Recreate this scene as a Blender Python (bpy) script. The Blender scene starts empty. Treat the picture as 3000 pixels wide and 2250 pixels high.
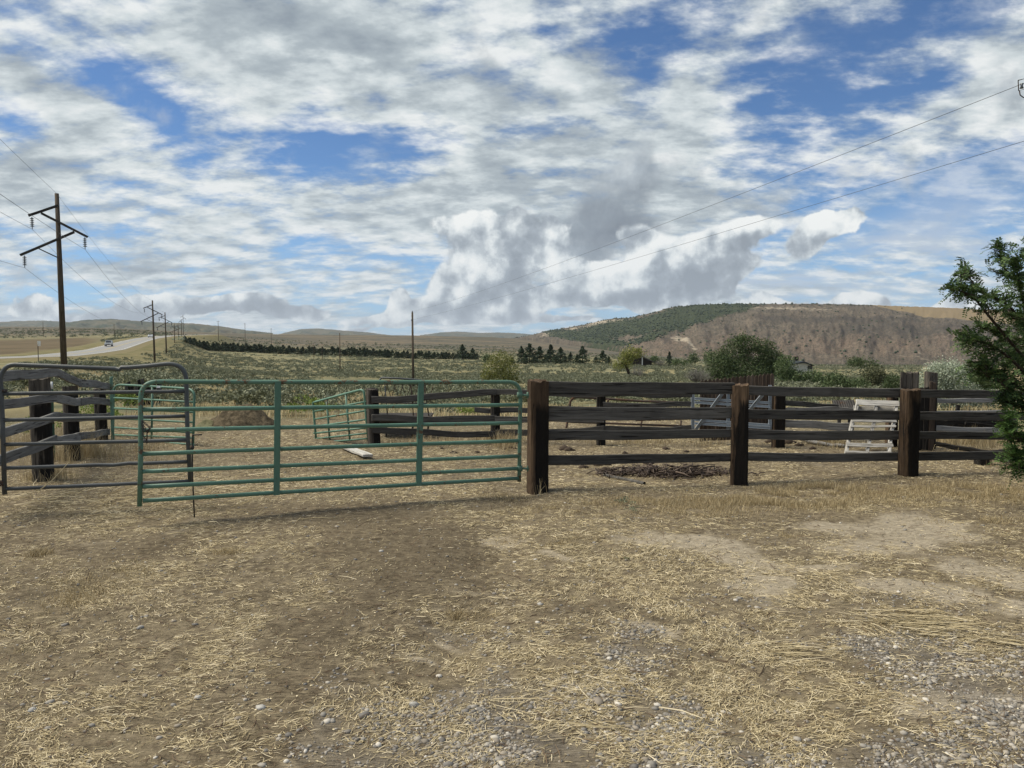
import bpy, math, random
import numpy as np
from mathutils import Matrix, Vector
R = math.radians
random.seed(7)
rng = np.random.default_rng(11)
C = bpy.context.scene.collection
scene = bpy.context.scene

# ------------------------------------------------------------------ camera
EYE = 1.75; F = 2254.0; PITCH = 0.0568          # focal length in pixels of a 3000 px wide picture
cd = bpy.data.cameras.new('camera'); cam = bpy.data.objects.new('camera', cd); C.objects.link(cam)
cam.location = (0, 0, EYE); cam.rotation_euler = (math.pi/2 - PITCH, 0, 0)
cd.sensor_width = 36.0; cd.lens = 36.0*F/3000.0; cd.clip_start = 0.05; cd.clip_end = 40000
scene.camera = cam
scene.render.resolution_x = 1024; scene.render.resolution_y = 768
scene.view_settings.view_transform = 'Standard'; scene.view_settings.look = 'None'
scene.view_settings.exposure = EXPOSURE = 0.13; scene.view_settings.gamma = 1.0
cp, sp = math.cos(PITCH), math.sin(PITCH)
def ray(x, y):                                   # direction through a source pixel, scaled so that Y = 1
    a = (x-1500)/F; b = (1125-y)/F
    dy = cp + b*sp; dz = -sp + b*cp
    return a/dy, dz/dy
def P(x, y, Y):
    a, b = ray(x, y); return Vector((a*Y, Y, EYE + b*Y))

# ------------------------------------------------------------------ node helper
class NT:
    def __init__(s, tree): s.t = tree; s.n = tree.nodes; s.l = tree.links
    def new(s, typ, **kw):
        nd = s.n.new(typ)
        for k, v in kw.items(): setattr(nd, k, v)
        return nd
    def put(s, sock, v):
        if hasattr(v, 'is_linked') or isinstance(v, bpy.types.NodeSocket): s.l.new(v, sock)
        else: sock.default_value = v
    def m(s, op, a, b=0.0, c=0.0, clamp=False):
        nd = s.new('ShaderNodeMath', operation=op); nd.use_clamp = clamp
        s.put(nd.inputs[0], a); s.put(nd.inputs[1], b); s.put(nd.inputs[2], c); return nd.outputs[0]
    def vm(s, op, a, b=None, out=0):
        nd = s.new('ShaderNodeVectorMath', operation=op); s.put(nd.inputs[0], a)
        if b is not None: s.put(nd.inputs[1], b)
        return nd.outputs[out]
    def tie(s, vec, v):                              # make vec wait for v (keeps the shader's working memory small)
        nd = s.new('ShaderNodeVectorMath', operation='MULTIPLY_ADD'); s.put(nd.inputs[0], v); nd.inputs[1].default_value = (1e-7, 1e-7, 1e-7); s.put(nd.inputs[2], vec)
        return nd.outputs[0]
    def scale(s, a, f):
        nd = s.new('ShaderNodeVectorMath', operation='SCALE'); s.put(nd.inputs[0], a); s.put(nd.inputs[3], f); return nd.outputs[0]
    def noise(s, vec, scale=5, detail=4, rough=.5, dist=0., typ='FBM', lac=2.0, out=0):
        nd = s.new('ShaderNodeTexNoise'); nd.noise_type = typ
        if typ in ('FBM', 'MULTIFRACTAL'): nd.normalize = True
        s.put(nd.inputs['Vector'], vec); s.put(nd.inputs['Scale'], scale); nd.inputs['Detail'].default_value = detail
        nd.inputs['Roughness'].default_value = rough; nd.inputs['Distortion'].default_value = dist; nd.inputs['Lacunarity'].default_value = lac
        return nd.outputs[out]
    def noise2(s, vec, scale=5, detail=4, rough=.5, dist=0., out=0):
        o = s.noise(vec, scale, detail, rough, dist, out=out); o.node.noise_dimensions = '2D'; return o
    def voro2(s, vec, scale=5, feat='F1'):
        o = s.voro(vec, scale, feat); o.node.voronoi_dimensions = '2D'; return o
    def voro(s, vec, scale=5, feat='F1', out='Distance', rnd=1.0):
        nd = s.new('ShaderNodeTexVoronoi'); nd.feature = feat
        s.put(nd.inputs['Vector'], vec); nd.inputs['Scale'].default_value = scale; nd.inputs['Randomness'].default_value = rnd
        return nd.outputs[out]
    def map(s, vec, loc=(0,0,0), rot=(0,0,0), sc=(1,1,1), typ='POINT'):
        nd = s.new('ShaderNodeMapping', vector_type=typ); s.put(nd.inputs[0], vec)
        nd.inputs[1].default_value = loc; nd.inputs[2].default_value = rot; nd.inputs[3].default_value = sc; return nd.outputs[0]
    def ss(s, v, lo, hi, a=0., b=1.):
        nd = s.new('ShaderNodeMapRange', interpolation_type='SMOOTHSTEP')
        s.put(nd.inputs[0], v); s.put(nd.inputs[1], lo); s.put(nd.inputs[2], hi); nd.inputs[3].default_value = a; nd.inputs[4].default_value = b
        return nd.outputs[0]
    def lin(s, v, lo, hi, a=0., b=1.):
        nd = s.new('ShaderNodeMapRange'); s.put(nd.inputs[0], v); nd.inputs[1].default_value = lo; nd.inputs[2].default_value = hi
        nd.inputs[3].default_value = a; nd.inputs[4].default_value = b; return nd.outputs[0]
    def mix(s, f, a, b):
        nd = s.new('ShaderNodeMix', data_type='RGBA'); s.put(nd.inputs[0], f)
        s.put(nd.inputs[6], a if not isinstance(a, tuple) else (*a, 1)); s.put(nd.inputs[7], b if not isinstance(b, tuple) else (*b, 1))
        return nd.outputs[2]
    def ramp(s, v, stops):
        nd = s.new('ShaderNodeValToRGB'); s.put(nd.inputs[0], v); e = nd.color_ramp.elements
        while len(e) < len(stops): e.new(0.5)
        for el, (p, c) in zip(e, stops): el.position = p; el.color = (*c, 1)
        return nd.outputs[0]

# ------------------------------------------------------------------ sky and sun
SUN_AZ, SUN_EL = R(-84), R(56)                   # azimuth from +Y towards +X
world = bpy.data.worlds.new('World'); scene.world = world; world.use_nodes = True
SKYTEST=0
w = NT(world.node_tree); w.n.clear()
sky = w.new('ShaderNodeTexSky', sky_type='NISHITA'); sky.sun_disc = False
sky.sun_elevation = SUN_EL; sky.sun_rotation = SUN_AZ; sky.altitude = 2000; sky.air_density = 1.0; sky.dust_density = 0.6; sky.ozone_density = 2.0
tc = w.new('ShaderNodeTexCoord').outputs['Generated']
sep = w.new('ShaderNodeSeparateXYZ'); w.put(sep.inputs[0], tc)
dx, dy, dz = sep.outputs
ady = w.m('MAXIMUM', w.m('ABSOLUTE', dy), .25)
U = w.m('DIVIDE', dx, ady); V = w.m('DIVIDE', dz, ady)
cmb = w.new('ShaderNodeCombineXYZ'); w.put(cmb.inputs[0], U); w.put(cmb.inputs[1], V); UV = cmb.outputs[0]
den = w.m('ADD', w.m('MAXIMUM', dz, 0.0), .24)
cmb2 = w.new('ShaderNodeCombineXYZ'); w.put(cmb2.inputs[0], w.m('DIVIDE', dx, den)); w.put(cmb2.inputs[1], w.m('DIVIDE', dy, den)); PL = cmb2.outputs[0]
# the sky directions below are given as (x, y, half width, half height, tilt in degrees, amount), in units of the source picture
U0, U1, V0, V1, NK = -.82, .82, -.03, .58, 110
def field(items, base=0.0, rank=12):
    """The layout of one cloud layer: soft patches summed on a grid of sky directions, then stored as a few
    products of curves over the two direction coordinates."""
    gu = np.linspace(U0, U1, NK); gv = np.linspace(V0, V1, NK); A, B = np.meshgrid(gu, gv, indexing='ij')
    M = np.zeros_like(A)
    for (x, y, sx, sy, rot, amt) in items:
        a, b = ray(x, y); c_, s_ = math.cos(R(-rot)), math.sin(R(-rot))
        p = ((A-a)*c_ - (B-b)*s_)/(sx/F); q = ((A-a)*s_ + (B-b)*c_)/(sy/F)
        M += amt*np.exp(-(p*p+q*q))
    u, sv, vt = np.linalg.svd(M); acc = None
    for k in range(0, rank, 3):
        outs = []
        for mat, sock in ((u[:, k:k+3], tu), (vt[k:k+3].T, tv)):
            mat = mat*np.sqrt(sv[k:k+3])
            nd = w.new('ShaderNodeRGBCurve'); mp = nd.mapping; mp.use_clip = False; mp.extend = 'HORIZONTAL'
            lo = mat.min(0); hi = mat.max(0); sc = np.maximum(hi-lo, 1e-6)
            for ch in range(3):
                cu = mp.curves[ch]; y_ = (mat[:, ch]-lo[ch])/sc[ch]
                cu.points[0].location = (0, float(y_[0])); cu.points[1].location = (1, float(y_[-1]))
                for i_ in range(1, NK-1): cu.points.new(i_/(NK-1), float(y_[i_]))
                for pt in cu.points: pt.handle_type = 'VECTOR'
            mp.update()
            src = sock if acc is None else w.m('MULTIPLY_ADD', acc, 1e-7, sock)
            w.put(nd.inputs[1], src)
            ma = w.new('ShaderNodeVectorMath', operation='MULTIPLY_ADD'); w.put(ma.inputs[0], nd.outputs[0])
            ma.inputs[1].default_value = tuple(map(float, sc)); ma.inputs[2].default_value = tuple(map(float, lo)); outs.append(ma.outputs[0])
        d_ = w.vm('DOT_PRODUCT', outs[0], outs[1], out=1)
        acc = d_ if acc is None else w.m('ADD', acc, d_)
    return acc if not base else w.m('ADD', acc, base)
warp = w.vm('SUBTRACT', w.noise2(UV, 3.0, 4, .55, out=1), (.5, .5, .5))
UVw = w.vm('ADD', UV, w.scale(warp, .11))
UVw = w.vm('MULTIPLY', UVw, (1, 1, 0))
suv = w.new('ShaderNodeSeparateXYZ'); w.put(suv.inputs[0], UVw)
tu0 = tu = w.lin(suv.outputs[0], U0, U1); tv0 = tv = w.lin(suv.outputs[1], V0, V1)
# --- high broken deck
deckcov = field([
    (800, 150, 1000, 230, 0, .32), (1480, 520, 420, 260, -20, .20), (400, 700, 600, 300, 0, .20), (1300, 620, 420, 130, 0, .16),
    (1600, 260, 220, 160, 0, .14), (150, 500, 500, 160, 15, .12), (2050, 580, 380, 130, -15, .20), (1750, 30, 260, 90, 0, .1), (2230, 60, 260, 70, 10, .10),
    (2920, 270, 200, 110, 25, .38), (2700, 400, 250, 60, 25, .10), (2060, 290, 110, 130, -30, .34), (2020, 215, 45, 40, 0, .22), (1900, 420, 200, 150, 0, .14),
    (1050, 900, 900, 90, 0, .08), (2500, 800, 420, 50, 8, .10),
    (380, 260, 170, 70, -38, -.33), (150, 200, 120, 35, -25, -.20), (480, 370, 120, 40, -40, -.30), (40, 320, 110, 40, -15, -.25), (1060, 455, 240, 75, 4, -.36), (1420, 390, 200, 60, 10, -.30), (1150, 520, 160, 30, 8, -.2),
    (1575, 92, 45, 30, 0, -.35), (1900, 150, 180, 110, 0, -.20), (2450, 240, 420, 130, 0, -.12), (2300, 130, 160, 60, 10, -.2), (2850, 60, 200, 90, 0, -.25), (2650, 600, 330, 110, 15, -.30), (2950, 520, 200, 60, 15, -.25),
    (300, 540, 120, 30, -10, -.26), (600, 510, 70, 25, 0, -.25), (350, 680, 80, 16, 0, -.2), (950, 700, 80, 22, 0, -.20), (1330, 690, 70, 22, 0, -.18),
    (600, 835, 220, 14, -3, -.26), (150, 830, 160, 14, 0, -.3), (1700, 945, 200, 25, 0, -.22), (2400, 880, 500, 14, 0, -.15), (2900, 690, 200, 30, 20, -.15),
], .0)
def decknoise(vec):
    a = w.noise2(vec, 2.2, 7, .56, .08)
    b = w.noise2(w.map(vec, (3.1, 7.7, 0), (0, 0, R(28)), (1, 1.45, 1)), 7.0, 6, .60, .0)
    return w.m('ADD', w.m('MULTIPLY', a, .56), w.m('MULTIPLY', b, .44))
n0 = decknoise(PL)
n1 = decknoise(w.vm('ADD', w.tie(PL, n0), (-.05, .06, 0)))
nc = w.m('MULTIPLY_ADD', w.m('SUBTRACT', n0, .5), 2.3, .5)
dd = w.m('ADD', nc, w.m('ADD', deckcov, .07))
deckA = w.m('POWER', w.ss(dd, .34, .86), .9)
veil = w.m('MULTIPLY', w.ss(nc, .30, .85), .55)
deckA = w.m('MAXIMUM', deckA, veil)
relief = w.m('SUBTRACT', n0, n1)
thick = w.ss(dd, .70, 1.25)
shade = w.m('MULTIPLY_ADD', relief, 1.9, w.m('MULTIPLY_ADD', thick, -.17, .78))
fineb = w.noise2(w.vm('MULTIPLY', UVw, (1, 1.5, 1)), 4.5, 3, .55, .0)
shade = w.m('MULTIPLY_ADD', w.m('SUBTRACT', fineb, .5), .50, shade)
shade = w.m('MAXIMUM', w.m('MINIMUM', shade, .98), .30)
deckC = w.ramp(shade, [(0., (.27, .32, .37)), (.35, (.34, .40, .46)), (.62, (.50, .57, .615)), (.80, (.73, .80, .825)), (1., (.97, 1.0, 1.0))])
# --- thin streaks low on the right
ci = w.noise2(w.map(UVw, (0, 0, 0), (0, 0, R(-9)), (1.1, 9, 1)), 3.2, 7, .6, .3)
cim = field([(2500, 770, 600, 75, 6, .62), (2150, 820, 600, 50, 0, .35), (2900, 750, 300, 60, 8, .35), (2750, 640, 300, 60, 22, .34)])
cirA = w.m('MULTIPLY', w.ss(ci, .34, .66), w.m('MINIMUM', cim, .92))
# --- cumulus
UV = w.tie(UV, cirA); UVw = w.tie(UVw, cirA); tu = w.m('MULTIPLY_ADD', cirA, 1e-7, tu0)
cumcov = field([
    (1420, 665, 90, 55, 0, .55), (1520, 640, 70, 45, 0, .30), (1600, 690, 85, 50, -10, .50), (1420, 760, 70, 70, 0, .45), (1540, 760, 150, 60, 0, .50), (1370, 850, 85, 46, 0, .55), (1480, 860, 130, 60, 0, .45), (1380, 925, 120, 30, 0, .40), (1560, 900, 120, 34, 0, .35),
    (1880, 850, 150, 44, 0, .45), (1930, 800, 90, 60, 40, .55), (2010, 740, 120, 50, 35, .60), (2110, 700, 110, 36, 30, .50), (2200, 665, 80, 20, 10, .45), (2150, 760, 100, 46, 20, .45), (2060, 830, 110, 40, 20, .35), (1750, 830, 60, 60, 35, .50), (1740, 890, 110, 24, 0, .40), (1880, 700, 50, 36, 30, .45), (1830, 760, 40, 40, 0, .25),
    (2400, 672, 62, 44, 40, .60), (2500, 640, 70, 30, 15, .55), (2350, 720, 50, 24, 30, .35),
    (2230, 872, 80, 28, 0, .62), (2330, 885, 110, 18, 0, .5), (2495, 875, 50, 28, 0, .62), (2560, 878, 22, 24, 0, .5), (2810, 890, 95, 30, 0, .62),
    (60, 865, 85, 36, 0, .5), (260, 905, 120, 24, 0, .40), (400, 900, 110, 26, 0, .34), (470, 855, 90, 28, 0, .50), (640, 860, 70, 24, 0, .42), (760, 865, 110, 28, 0, .46), (900, 880, 110, 24, 0, .42), (200, 935, 240, 14, 0, .35), (560, 940, 300, 14, 0, .34),
    (1165, 880, 36, 34, 0, .55), (1200, 920, 60, 26, 0, .45), (1080, 935, 80, 24, 0, .44), (1300, 945, 120, 18, 0, .4), (1150, 965, 300, 10, 0, .3), (1480, 960, 50, 20, 0, .45), (1590, 955, 90, 8, 0, .35),
    (1680, 952, 60, 8, 0, .3), (1850, 905, 26, 12, 0, .5)])
def cumnoise(vec):
    wv = w.vm('ADD', vec, w.scale(warp, .035))
    a = w.noise2(vec, 11.0, 7, .58, .0)
    b = w.voro2(wv, 24); c = w.voro2(wv, 55)
    return w.m('SUBTRACT', w.m('SUBTRACT', w.m('MULTIPLY', a, 1.35), w.m('MULTIPLY', b, .20)), w.m('MULTIPLY', c, .12))
c0 = cumnoise(UV); c1 = cumnoise(w.vm('ADD', w.tie(UV, c0), (-.013, .016, 0)))
cd0 = w.m('ADD', c0, cumcov)
cumA = w.m('MULTIPLY', w.ss(cumcov, .06, .18), w.ss(w.m('MULTIPLY_ADD', w.m('MINIMUM', cumcov, .45), .5, cd0), .79, .95))
# lit from the upper left: brighter near thin edges on that side, grey in the depth and along the base
up = field([(1400, 640, 120, 70, 0, 1.), (1420, 770, 80, 50, 0, .5), (1360, 850, 60, 40, 0, .7), (1900, 760, 150, 60, 25, 1.), (2100, 690, 140, 50, 20, .8), (1760, 820, 80, 60, 20, .9), (2410, 665, 120, 60, 0, 1.), (2540, 640, 120, 50, 0, 1.),
            (2230, 868, 100, 24, 0, .9), (2495, 870, 60, 24, 0, .9), (2810, 880, 110, 24, 0, .9), (60, 850, 70, 20, 0, .6), (480, 843, 110, 15, 0, .7), (760, 845, 120, 14, 0, .6), (300, 935, 300, 14, 0, .7), (1150, 880, 60, 30, 0, .8), (1250, 940, 160, 16, 0, .7), (1670, 800, 60, 130, 0, -.3), (1560, 880, 110, 40, 0, -.3), (1900, 860, 170, 50, 10, -.45), (2060, 820, 80, 40, 30, -.3), (300, 900, 200, 20, 0, -.3), (700, 890, 300, 20, 0, -.3), (2230, 888, 60, 8, 0, -.3)])
cs = w.m('MULTIPLY_ADD', w.m('SUBTRACT', c0, c1), 1.8, w.m('MULTIPLY_ADD', up, .42, .56))
cs = w.m('SUBTRACT', cs, w.m('MULTIPLY', w.ss(cd0, .85, 1.25), .20))
cs = w.m('MAXIMUM', w.m('MINIMUM', cs, 1.), .12)
cumC = w.ramp(cs, [(0., (.27, .31, .36)), (.4, (.42, .475, .53)), (.60, (.62, .68, .72)), (.78, (.88, .93, .94)), (1., (1.06, 1.08, 1.06))])
UV = w.tie(UV, cumA); UVw = w.tie(UVw, cumA); tu = w.m('MULTIPLY_ADD', cumA, 1e-7, tu0)
# --- dark rain-grey cumulus in the middle
gcov = field([(1760, 560, 170, 120, -20, .55), (1800, 670, 190, 60, 8, .50), (1680, 800, 120, 110, 35, .26), (1860, 480, 60, 80, 0, .28), (1600, 880, 160, 40, 0, .26)])
g0 = w.noise2(UV, 7.5, 8, .56, .1)
gA = w.m('MULTIPLY', w.ss(w.m('ADD', w.m('MULTIPLY_ADD', w.m('SUBTRACT', g0, .5), 1.5, .5), gcov), .66, 1.02), .95)
gs = field([(1780, 690, 220, 70, 8, -.34), (1640, 860, 160, 80, 0, -.16), (1780, 470, 180, 90, 0, .18)], .46)
gs = w.m('MULTIPLY_ADD', w.m('SUBTRACT', g0, w.noise2(w.vm('ADD', UV, (-.014, .018, 0)), 7.5, 8, .56, .1)), 1.6, gs)
gC = w.ramp(w.m('MAXIMUM', w.m('MINIMUM', gs, 1.), 0.), [(0., (.20, .235, .285)), (.4, (.31, .36, .415)), (.7, (.52, .585, .64)), (1., (.80, .86, .88))])
def over(c, a, c2, a2):                           # second layer over the first
    na = w.m('SUBTRACT', 1.0, w.m('MULTIPLY', w.m('SUBTRACT', 1.0, a), w.m('SUBTRACT', 1.0, a2)))
    return w.mix(a2, c, c2), na
col, alpha = over((.62, .67, .74), cirA, deckC, deckA)
col = w.mix(w.m('DIVIDE', deckA, w.m('MAXIMUM', alpha, .01), clamp=True), (.66, .71, .78), deckC)
col, alpha = over(col, alpha, gC, gA)
col, alpha = over(col, alpha, cumC, cumA)
# pale air towards the horizon
hz = w.ss(V, .012, .24, 1., 0.)
skyb = w.mix(w.m('MULTIPLY', hz, .50), sky.outputs[0], (4.9, 6.1, 7.6))
skyb = w.vm('MULTIPLY', skyb, (.72, .94, 1.14))
col = w.mix(w.m('MULTIPLY', hz, .22), col, (.56, .66, .78))
bg1 = w.new('ShaderNodeBackground'); w.put(bg1.inputs[0], skyb); bg1.inputs[1].default_value = .088
bg2 = w.new('ShaderNodeBackground'); w.put(bg2.inputs[0], col); bg2.inputs[1].default_value = .80
mx = w.new('ShaderNodeMixShader'); w.put(mx.inputs[0], alpha); w.put(mx.inputs[1], bg1.outputs[0]); w.put(mx.inputs[2], bg2.outputs[0])
wo = w.new('ShaderNodeOutputWorld'); w.put(wo.inputs[0], mx.outputs[0])
world.cycles.sampling_method = 'NONE'
scene.cycles.max_bounces = 4; scene.cycles.diffuse_bounces = 2; scene.cycles.glossy_bounces = 2; scene.cycles.transparent_max_bounces = 4

sd = bpy.data.lights.new('sun', 'SUN'); sun = bpy.data.objects.new('sun', sd); C.objects.link(sun)
sd.energy = 4.5; sd.angle = R(34); sd.color = (1.0, .92, .76)
sdir = Vector((math.sin(SUN_AZ)*math.cos(SUN_EL), math.cos(SUN_AZ)*math.cos(SUN_EL), math.sin(SUN_EL)))
sun.rotation_euler = sdir.to_track_quat('Z', 'Y').to_euler()
sun.location = sdir*50
# ------------------------------------------------------------------ mesh helpers
def raw_mesh(name, verts, faces, smooth=False):       # verts (N,3), faces (M,k) arrays with one k
    me = bpy.data.meshes.new(name); verts = np.asarray(verts, np.float32); faces = np.asarray(faces, np.int32)
    k = faces.shape[1]; me.vertices.add(len(verts)); me.vertices.foreach_set('co', verts.ravel())
    me.loops.add(faces.size); me.loops.foreach_set('vertex_index', faces.ravel())
    me.polygons.add(len(faces)); me.polygons.foreach_set('loop_start', np.arange(0, faces.size, k, dtype=np.int32))
    me.polygons.foreach_set('loop_total', np.full(len(faces), k, np.int32))
    if smooth: me.polygons.foreach_set('use_smooth', np.ones(len(faces), bool))
    me.update(calc_edges=True); return me
def attr(me, name, data):                              # (N,3) per-vertex colour
    a = me.color_attributes.new(name, 'FLOAT_COLOR', 'POINT')
    d = np.ones((len(me.vertices), 4), np.float32); d[:, :data.shape[1]] = data; a.data.foreach_set('color', d.ravel())
def link(name, me, mat=None, parent=None, loc=None):
    o = bpy.data.objects.new(name, me); C.objects.link(o)
    if mat is not None:
        o.data.materials.clear(); o.data.materials.append(mat)
    if parent is not None: o.parent = parent
    if loc is not None: o.location = loc
    return o
def tag(o, label=None, cat=None, group=None, kind=None):
    if label: o['label'] = label
    if cat: o['category'] = cat
    if group: o['group'] = group
    if kind: o['kind'] = kind
    return o
def thing(name, loc, label, cat, group=None):
    o = bpy.data.objects.new(name, None); C.objects.link(o); o.empty_display_size = .2
    o.location = loc; return tag(o, label, cat, group)

# ------------------------------------------------------------------ noise in numpy
def _h(ix, iy, s):
    n = (ix.astype(np.int64)*374761393 + iy.astype(np.int64)*668265263 + s*1442695041) & 0xffffffff
    n = ((n ^ (n >> 13))*1274126177) & 0xffffffff
    return ((n ^ (n >> 16)) & 0xffff)/65535.0
def vnoise(x, y, s=0):
    ix = np.floor(x); iy = np.floor(y); fx = x-ix; fy = y-iy; fx = fx*fx*(3-2*fx); fy = fy*fy*(3-2*fy)
    ix = ix.astype(np.int64); iy = iy.astype(np.int64)
    return (_h(ix,iy,s)*(1-fx)+_h(ix+1,iy,s)*fx)*(1-fy) + (_h(ix,iy+1,s)*(1-fx)+_h(ix+1,iy+1,s)*fx)*fy
def fbm(x, y, o=4, s=0, g=.5):
    t = 0; a = 1; n = 0
    for i in range(o): t = t + a*vnoise(x*2**i+17.3*i, y*2**i-9.1*i, s+i); n += a; a *= g
    return t/n
def sst(a, b, x):
    t = np.clip((x-a)/(b-a), 0, 1); return t*t*(3-2*t)

# ------------------------------------------------------------------ terrain: one height field, read from the lie of the land
DK = [16, 20, 30, 50, 80, 120, 160, 200, 300, 450, 700, 1100, 1700]
COLS = {
 -700: [.109,.085,.063,.045,.032,.026,.022,.018,.010,.002,-.008,-.0165,-.018],
 0:    [.109,.085,.065,.047,.034,.0255,.022,.018,.010,.002,-.008,-.0165,-.018],
 200:  [.109,.085,.064,.045,.035,.0275,.022,.0165,.0085,.001,-.008,-.016,-.017],
 340:  [.109,.086,.064,.047,.038,.031,.023,.0150,.004,-.004,-.0085,-.0145,-.0155],
 450:  [.109,.087,.066,.051,.042,.034,.028,.0215,.007,-.007,-.009,-.0125,-.0135],
 600:  [.109,.09,.072,.060,.050,.041,.035,.030,.022,.009,-.000,-.008,-.010],
 820:  [.109,.095,.082,.070,.058,.048,.042,.036,.0275,.0165,.009,-.002,-.0080],
 1200: [.109,.100,.089,.078,.061,.049,.043,.038,.031,.0235,.014,.003,-.0070],
 1500: [.109,.100,.089,.078,.061,.050,.043,.038,.031,.025,.018,.006,-.0040],
 1800: [.109,.100,.087,.074,.060,.050,.043,.038,.032,.0265,.023,.019,.016],
 2400: [.109,.100,.085,.070,.058,.052,.048,.044,.039,.036,.034,.032,.030],
 3000: [.109,.100,.085,.068,.056,.050,.046,.043,.038,.036,.034,.033,.031],
 3800: [.109,.100,.085,.068,.056,.050,.046,.043,.038,.036,.034,.033,.031]}
_az = np.array([math.atan((x-1500)/F) for x in COLS]); _T = np.array([COLS[x] for x in COLS]); _ld = np.log(DK)
_lg = np.linspace(math.log(16), math.log(1700), 200); _ag = np.linspace(_az[0], _az[-1], 241)
def _smooth(M, n, axis):
    k = np.hanning(n+2)[1:-1]; k /= k.sum(); pad = n//2
    Mp = np.concatenate([np.repeat(np.take(M,[0],axis),pad,axis), M, np.repeat(np.take(M,[-1],axis),pad,axis)], axis)
    return np.apply_along_axis(lambda r: np.convolve(r, k, 'valid'), axis, Mp)
_A = np.array([np.interp(_lg, _ld, r) for r in _T])
_A = np.array([np.interp(_ag, _az, _A[:, i]) for i in range(200)]).T
_A = _smooth(_smooth(_A, 15, 1), 15, 0)
ROADX = [(-260,1062,112),(0,1052,130),(150,1047,142),(240,1037,165),(310,1027,196),(350,1015,228),(390,1003,270),(430,993,322),(480,986,395),(530,983.5,480),(620,981,620)]
ROAD = [P(x, y, d) for x, y, d in ROADX]
def base_h(X, Y):
    r = np.hypot(X, Y); az = np.arctan2(X, Y); c = np.cos(np.minimum(np.abs(az), R(44))); d = r*c
    lg = np.log(np.clip(d, 16, 1700)); ia = np.clip((az-_ag[0])/(_ag[1]-_ag[0]), 0, 239.999); il = np.clip((lg-_lg[0])/(_lg[1]-_lg[0]), 0, 198.999)
    a0 = ia.astype(int); l0 = il.astype(int); fa = ia-a0; fl = il-l0
    A = (_A[a0,l0]*(1-fl)+_A[a0,l0+1]*fl)*(1-fa) + (_A[a0+1,l0]*(1-fl)+_A[a0+1,l0+1]*fl)*fa
    z = EYE - d*A
    z = np.where(d < 16, 0, z*sst(15.8, 18, d)*1.0)
    far = d > 1700
    zf = (EYE - 1700*A)*(1-sst(1700, 4200, d)) - 30*sst(1700, 4200, d)
    return np.where(far, zf, z)
def H(X, Y, detail=True):
    X = np.atleast_1d(np.asarray(X, float)); Y = np.atleast_1d(np.asarray(Y, float)); z = base_h(X, Y); r = np.hypot(X, Y)
    z = z + sst(30, 200, r)*(fbm(X/22, Y/22, 4, 5)-.5)*1.1*np.clip(1-(r-1200)/500, .2, 1)
    if detail:
        z = z + (fbm(X/1.7, Y/1.7, 3, 3)-.5)*.07*(1-sst(20, 60, r)) + (fbm(X/.22, Y/.22, 3, 9)-.5)*.022*(1-sst(10, 25, r))
        rut = np.exp(-((X+.35-.10*(Y-4))/.28)**2)*sst(2, 4, Y)*(1-sst(9, 12, Y)); z = z - .035*rut
        z = z - .05*np.exp(-(((X+.25)/.25)**2+((Y-6.2)/.12)**2))
    m = (r > 95) & (r < 700) & (X < 0) & (Y > 0)
    if m.any():
        xs, ys = X[m], Y[m]; best = np.full(xs.shape, 1e9); zr = np.zeros(xs.shape)
        for a, b in zip(ROAD, ROAD[1:]):
            vx, vy = b.x-a.x, b.y-a.y; t = np.clip(((xs-a.x)*vx+(ys-a.y)*vy)/(vx*vx+vy*vy), 0, 1)
            d = np.hypot(xs-a.x-t*vx, ys-a.y-t*vy); k = d < best; best[k] = d[k]; zr[k] = (a.z+t*(b.z-a.z))[k]
        f = 1-sst(6.5, 24, best); z[m] = z[m]*(1-f) + (zr-.12)*f
    return z
def Hz(x, y): return float(H(x, y)[0])
def G(x, y, detail=False):                              # first ground point behind a source pixel
    a, b = ray(x, y); d = np.concatenate([np.linspace(2, 60, 1200), np.geomspace(60, 2500, 1500)])
    z = EYE + b*d; h = H(a*d, d, detail); i = np.argmax(z <= h)
    if not (z <= h).any(): i = len(d)-1
    return Vector((a*d[i], d[i], float(h[i])))
def at(x, d, dz=0.):                                    # ground point in column x at forward distance d
    a = (x-1500)/F/(cp); return Vector((a*d, d, Hz(a*d, d)+dz))

# --- land cover near the camera (shared by the ground's colours and by what is scattered on it)
def spots(lst):
    out = []
    for (x, y, sx, sy, amt) in lst:                     # centre and half sizes in picture pixels, turned into metres on the ground
        g = G(x, y); e = G(x+sx, y); t = G(x, y-sy); b_ = G(x, y+sy); out.append((g.x, g.y, abs(e.x-g.x), max(.05, (t.y-b_.y)/2), amt))
    return out
S_GRAV = spots([(2560,1870,130,60,1.3),(2700,1960,130,60,1.1),(2850,2080,170,80,1.2),(2960,1960,100,70,.9),(2300,1770,70,14,1.1),(2160,1850,60,22,.9),(1750,1970,100,55,1.2),(1700,2090,200,60,.55),(1350,2160,260,90,1.0),(1460,2060,130,50,.8),
   (1500,2000,50,90,.8),(1900,2190,160,60,1.3),(2150,2230,200,60,.8),(1270,1840,80,18,.9),(1450,1845,110,40,.6),(1860,1865,60,20,.7),(2700,2200,330,80,1.0),(1000,2220,120,40,.8),(2750,1790,60,30,.5),(2500,1995,90,30,.7),(1840,1920,50,30,.6)])
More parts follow.
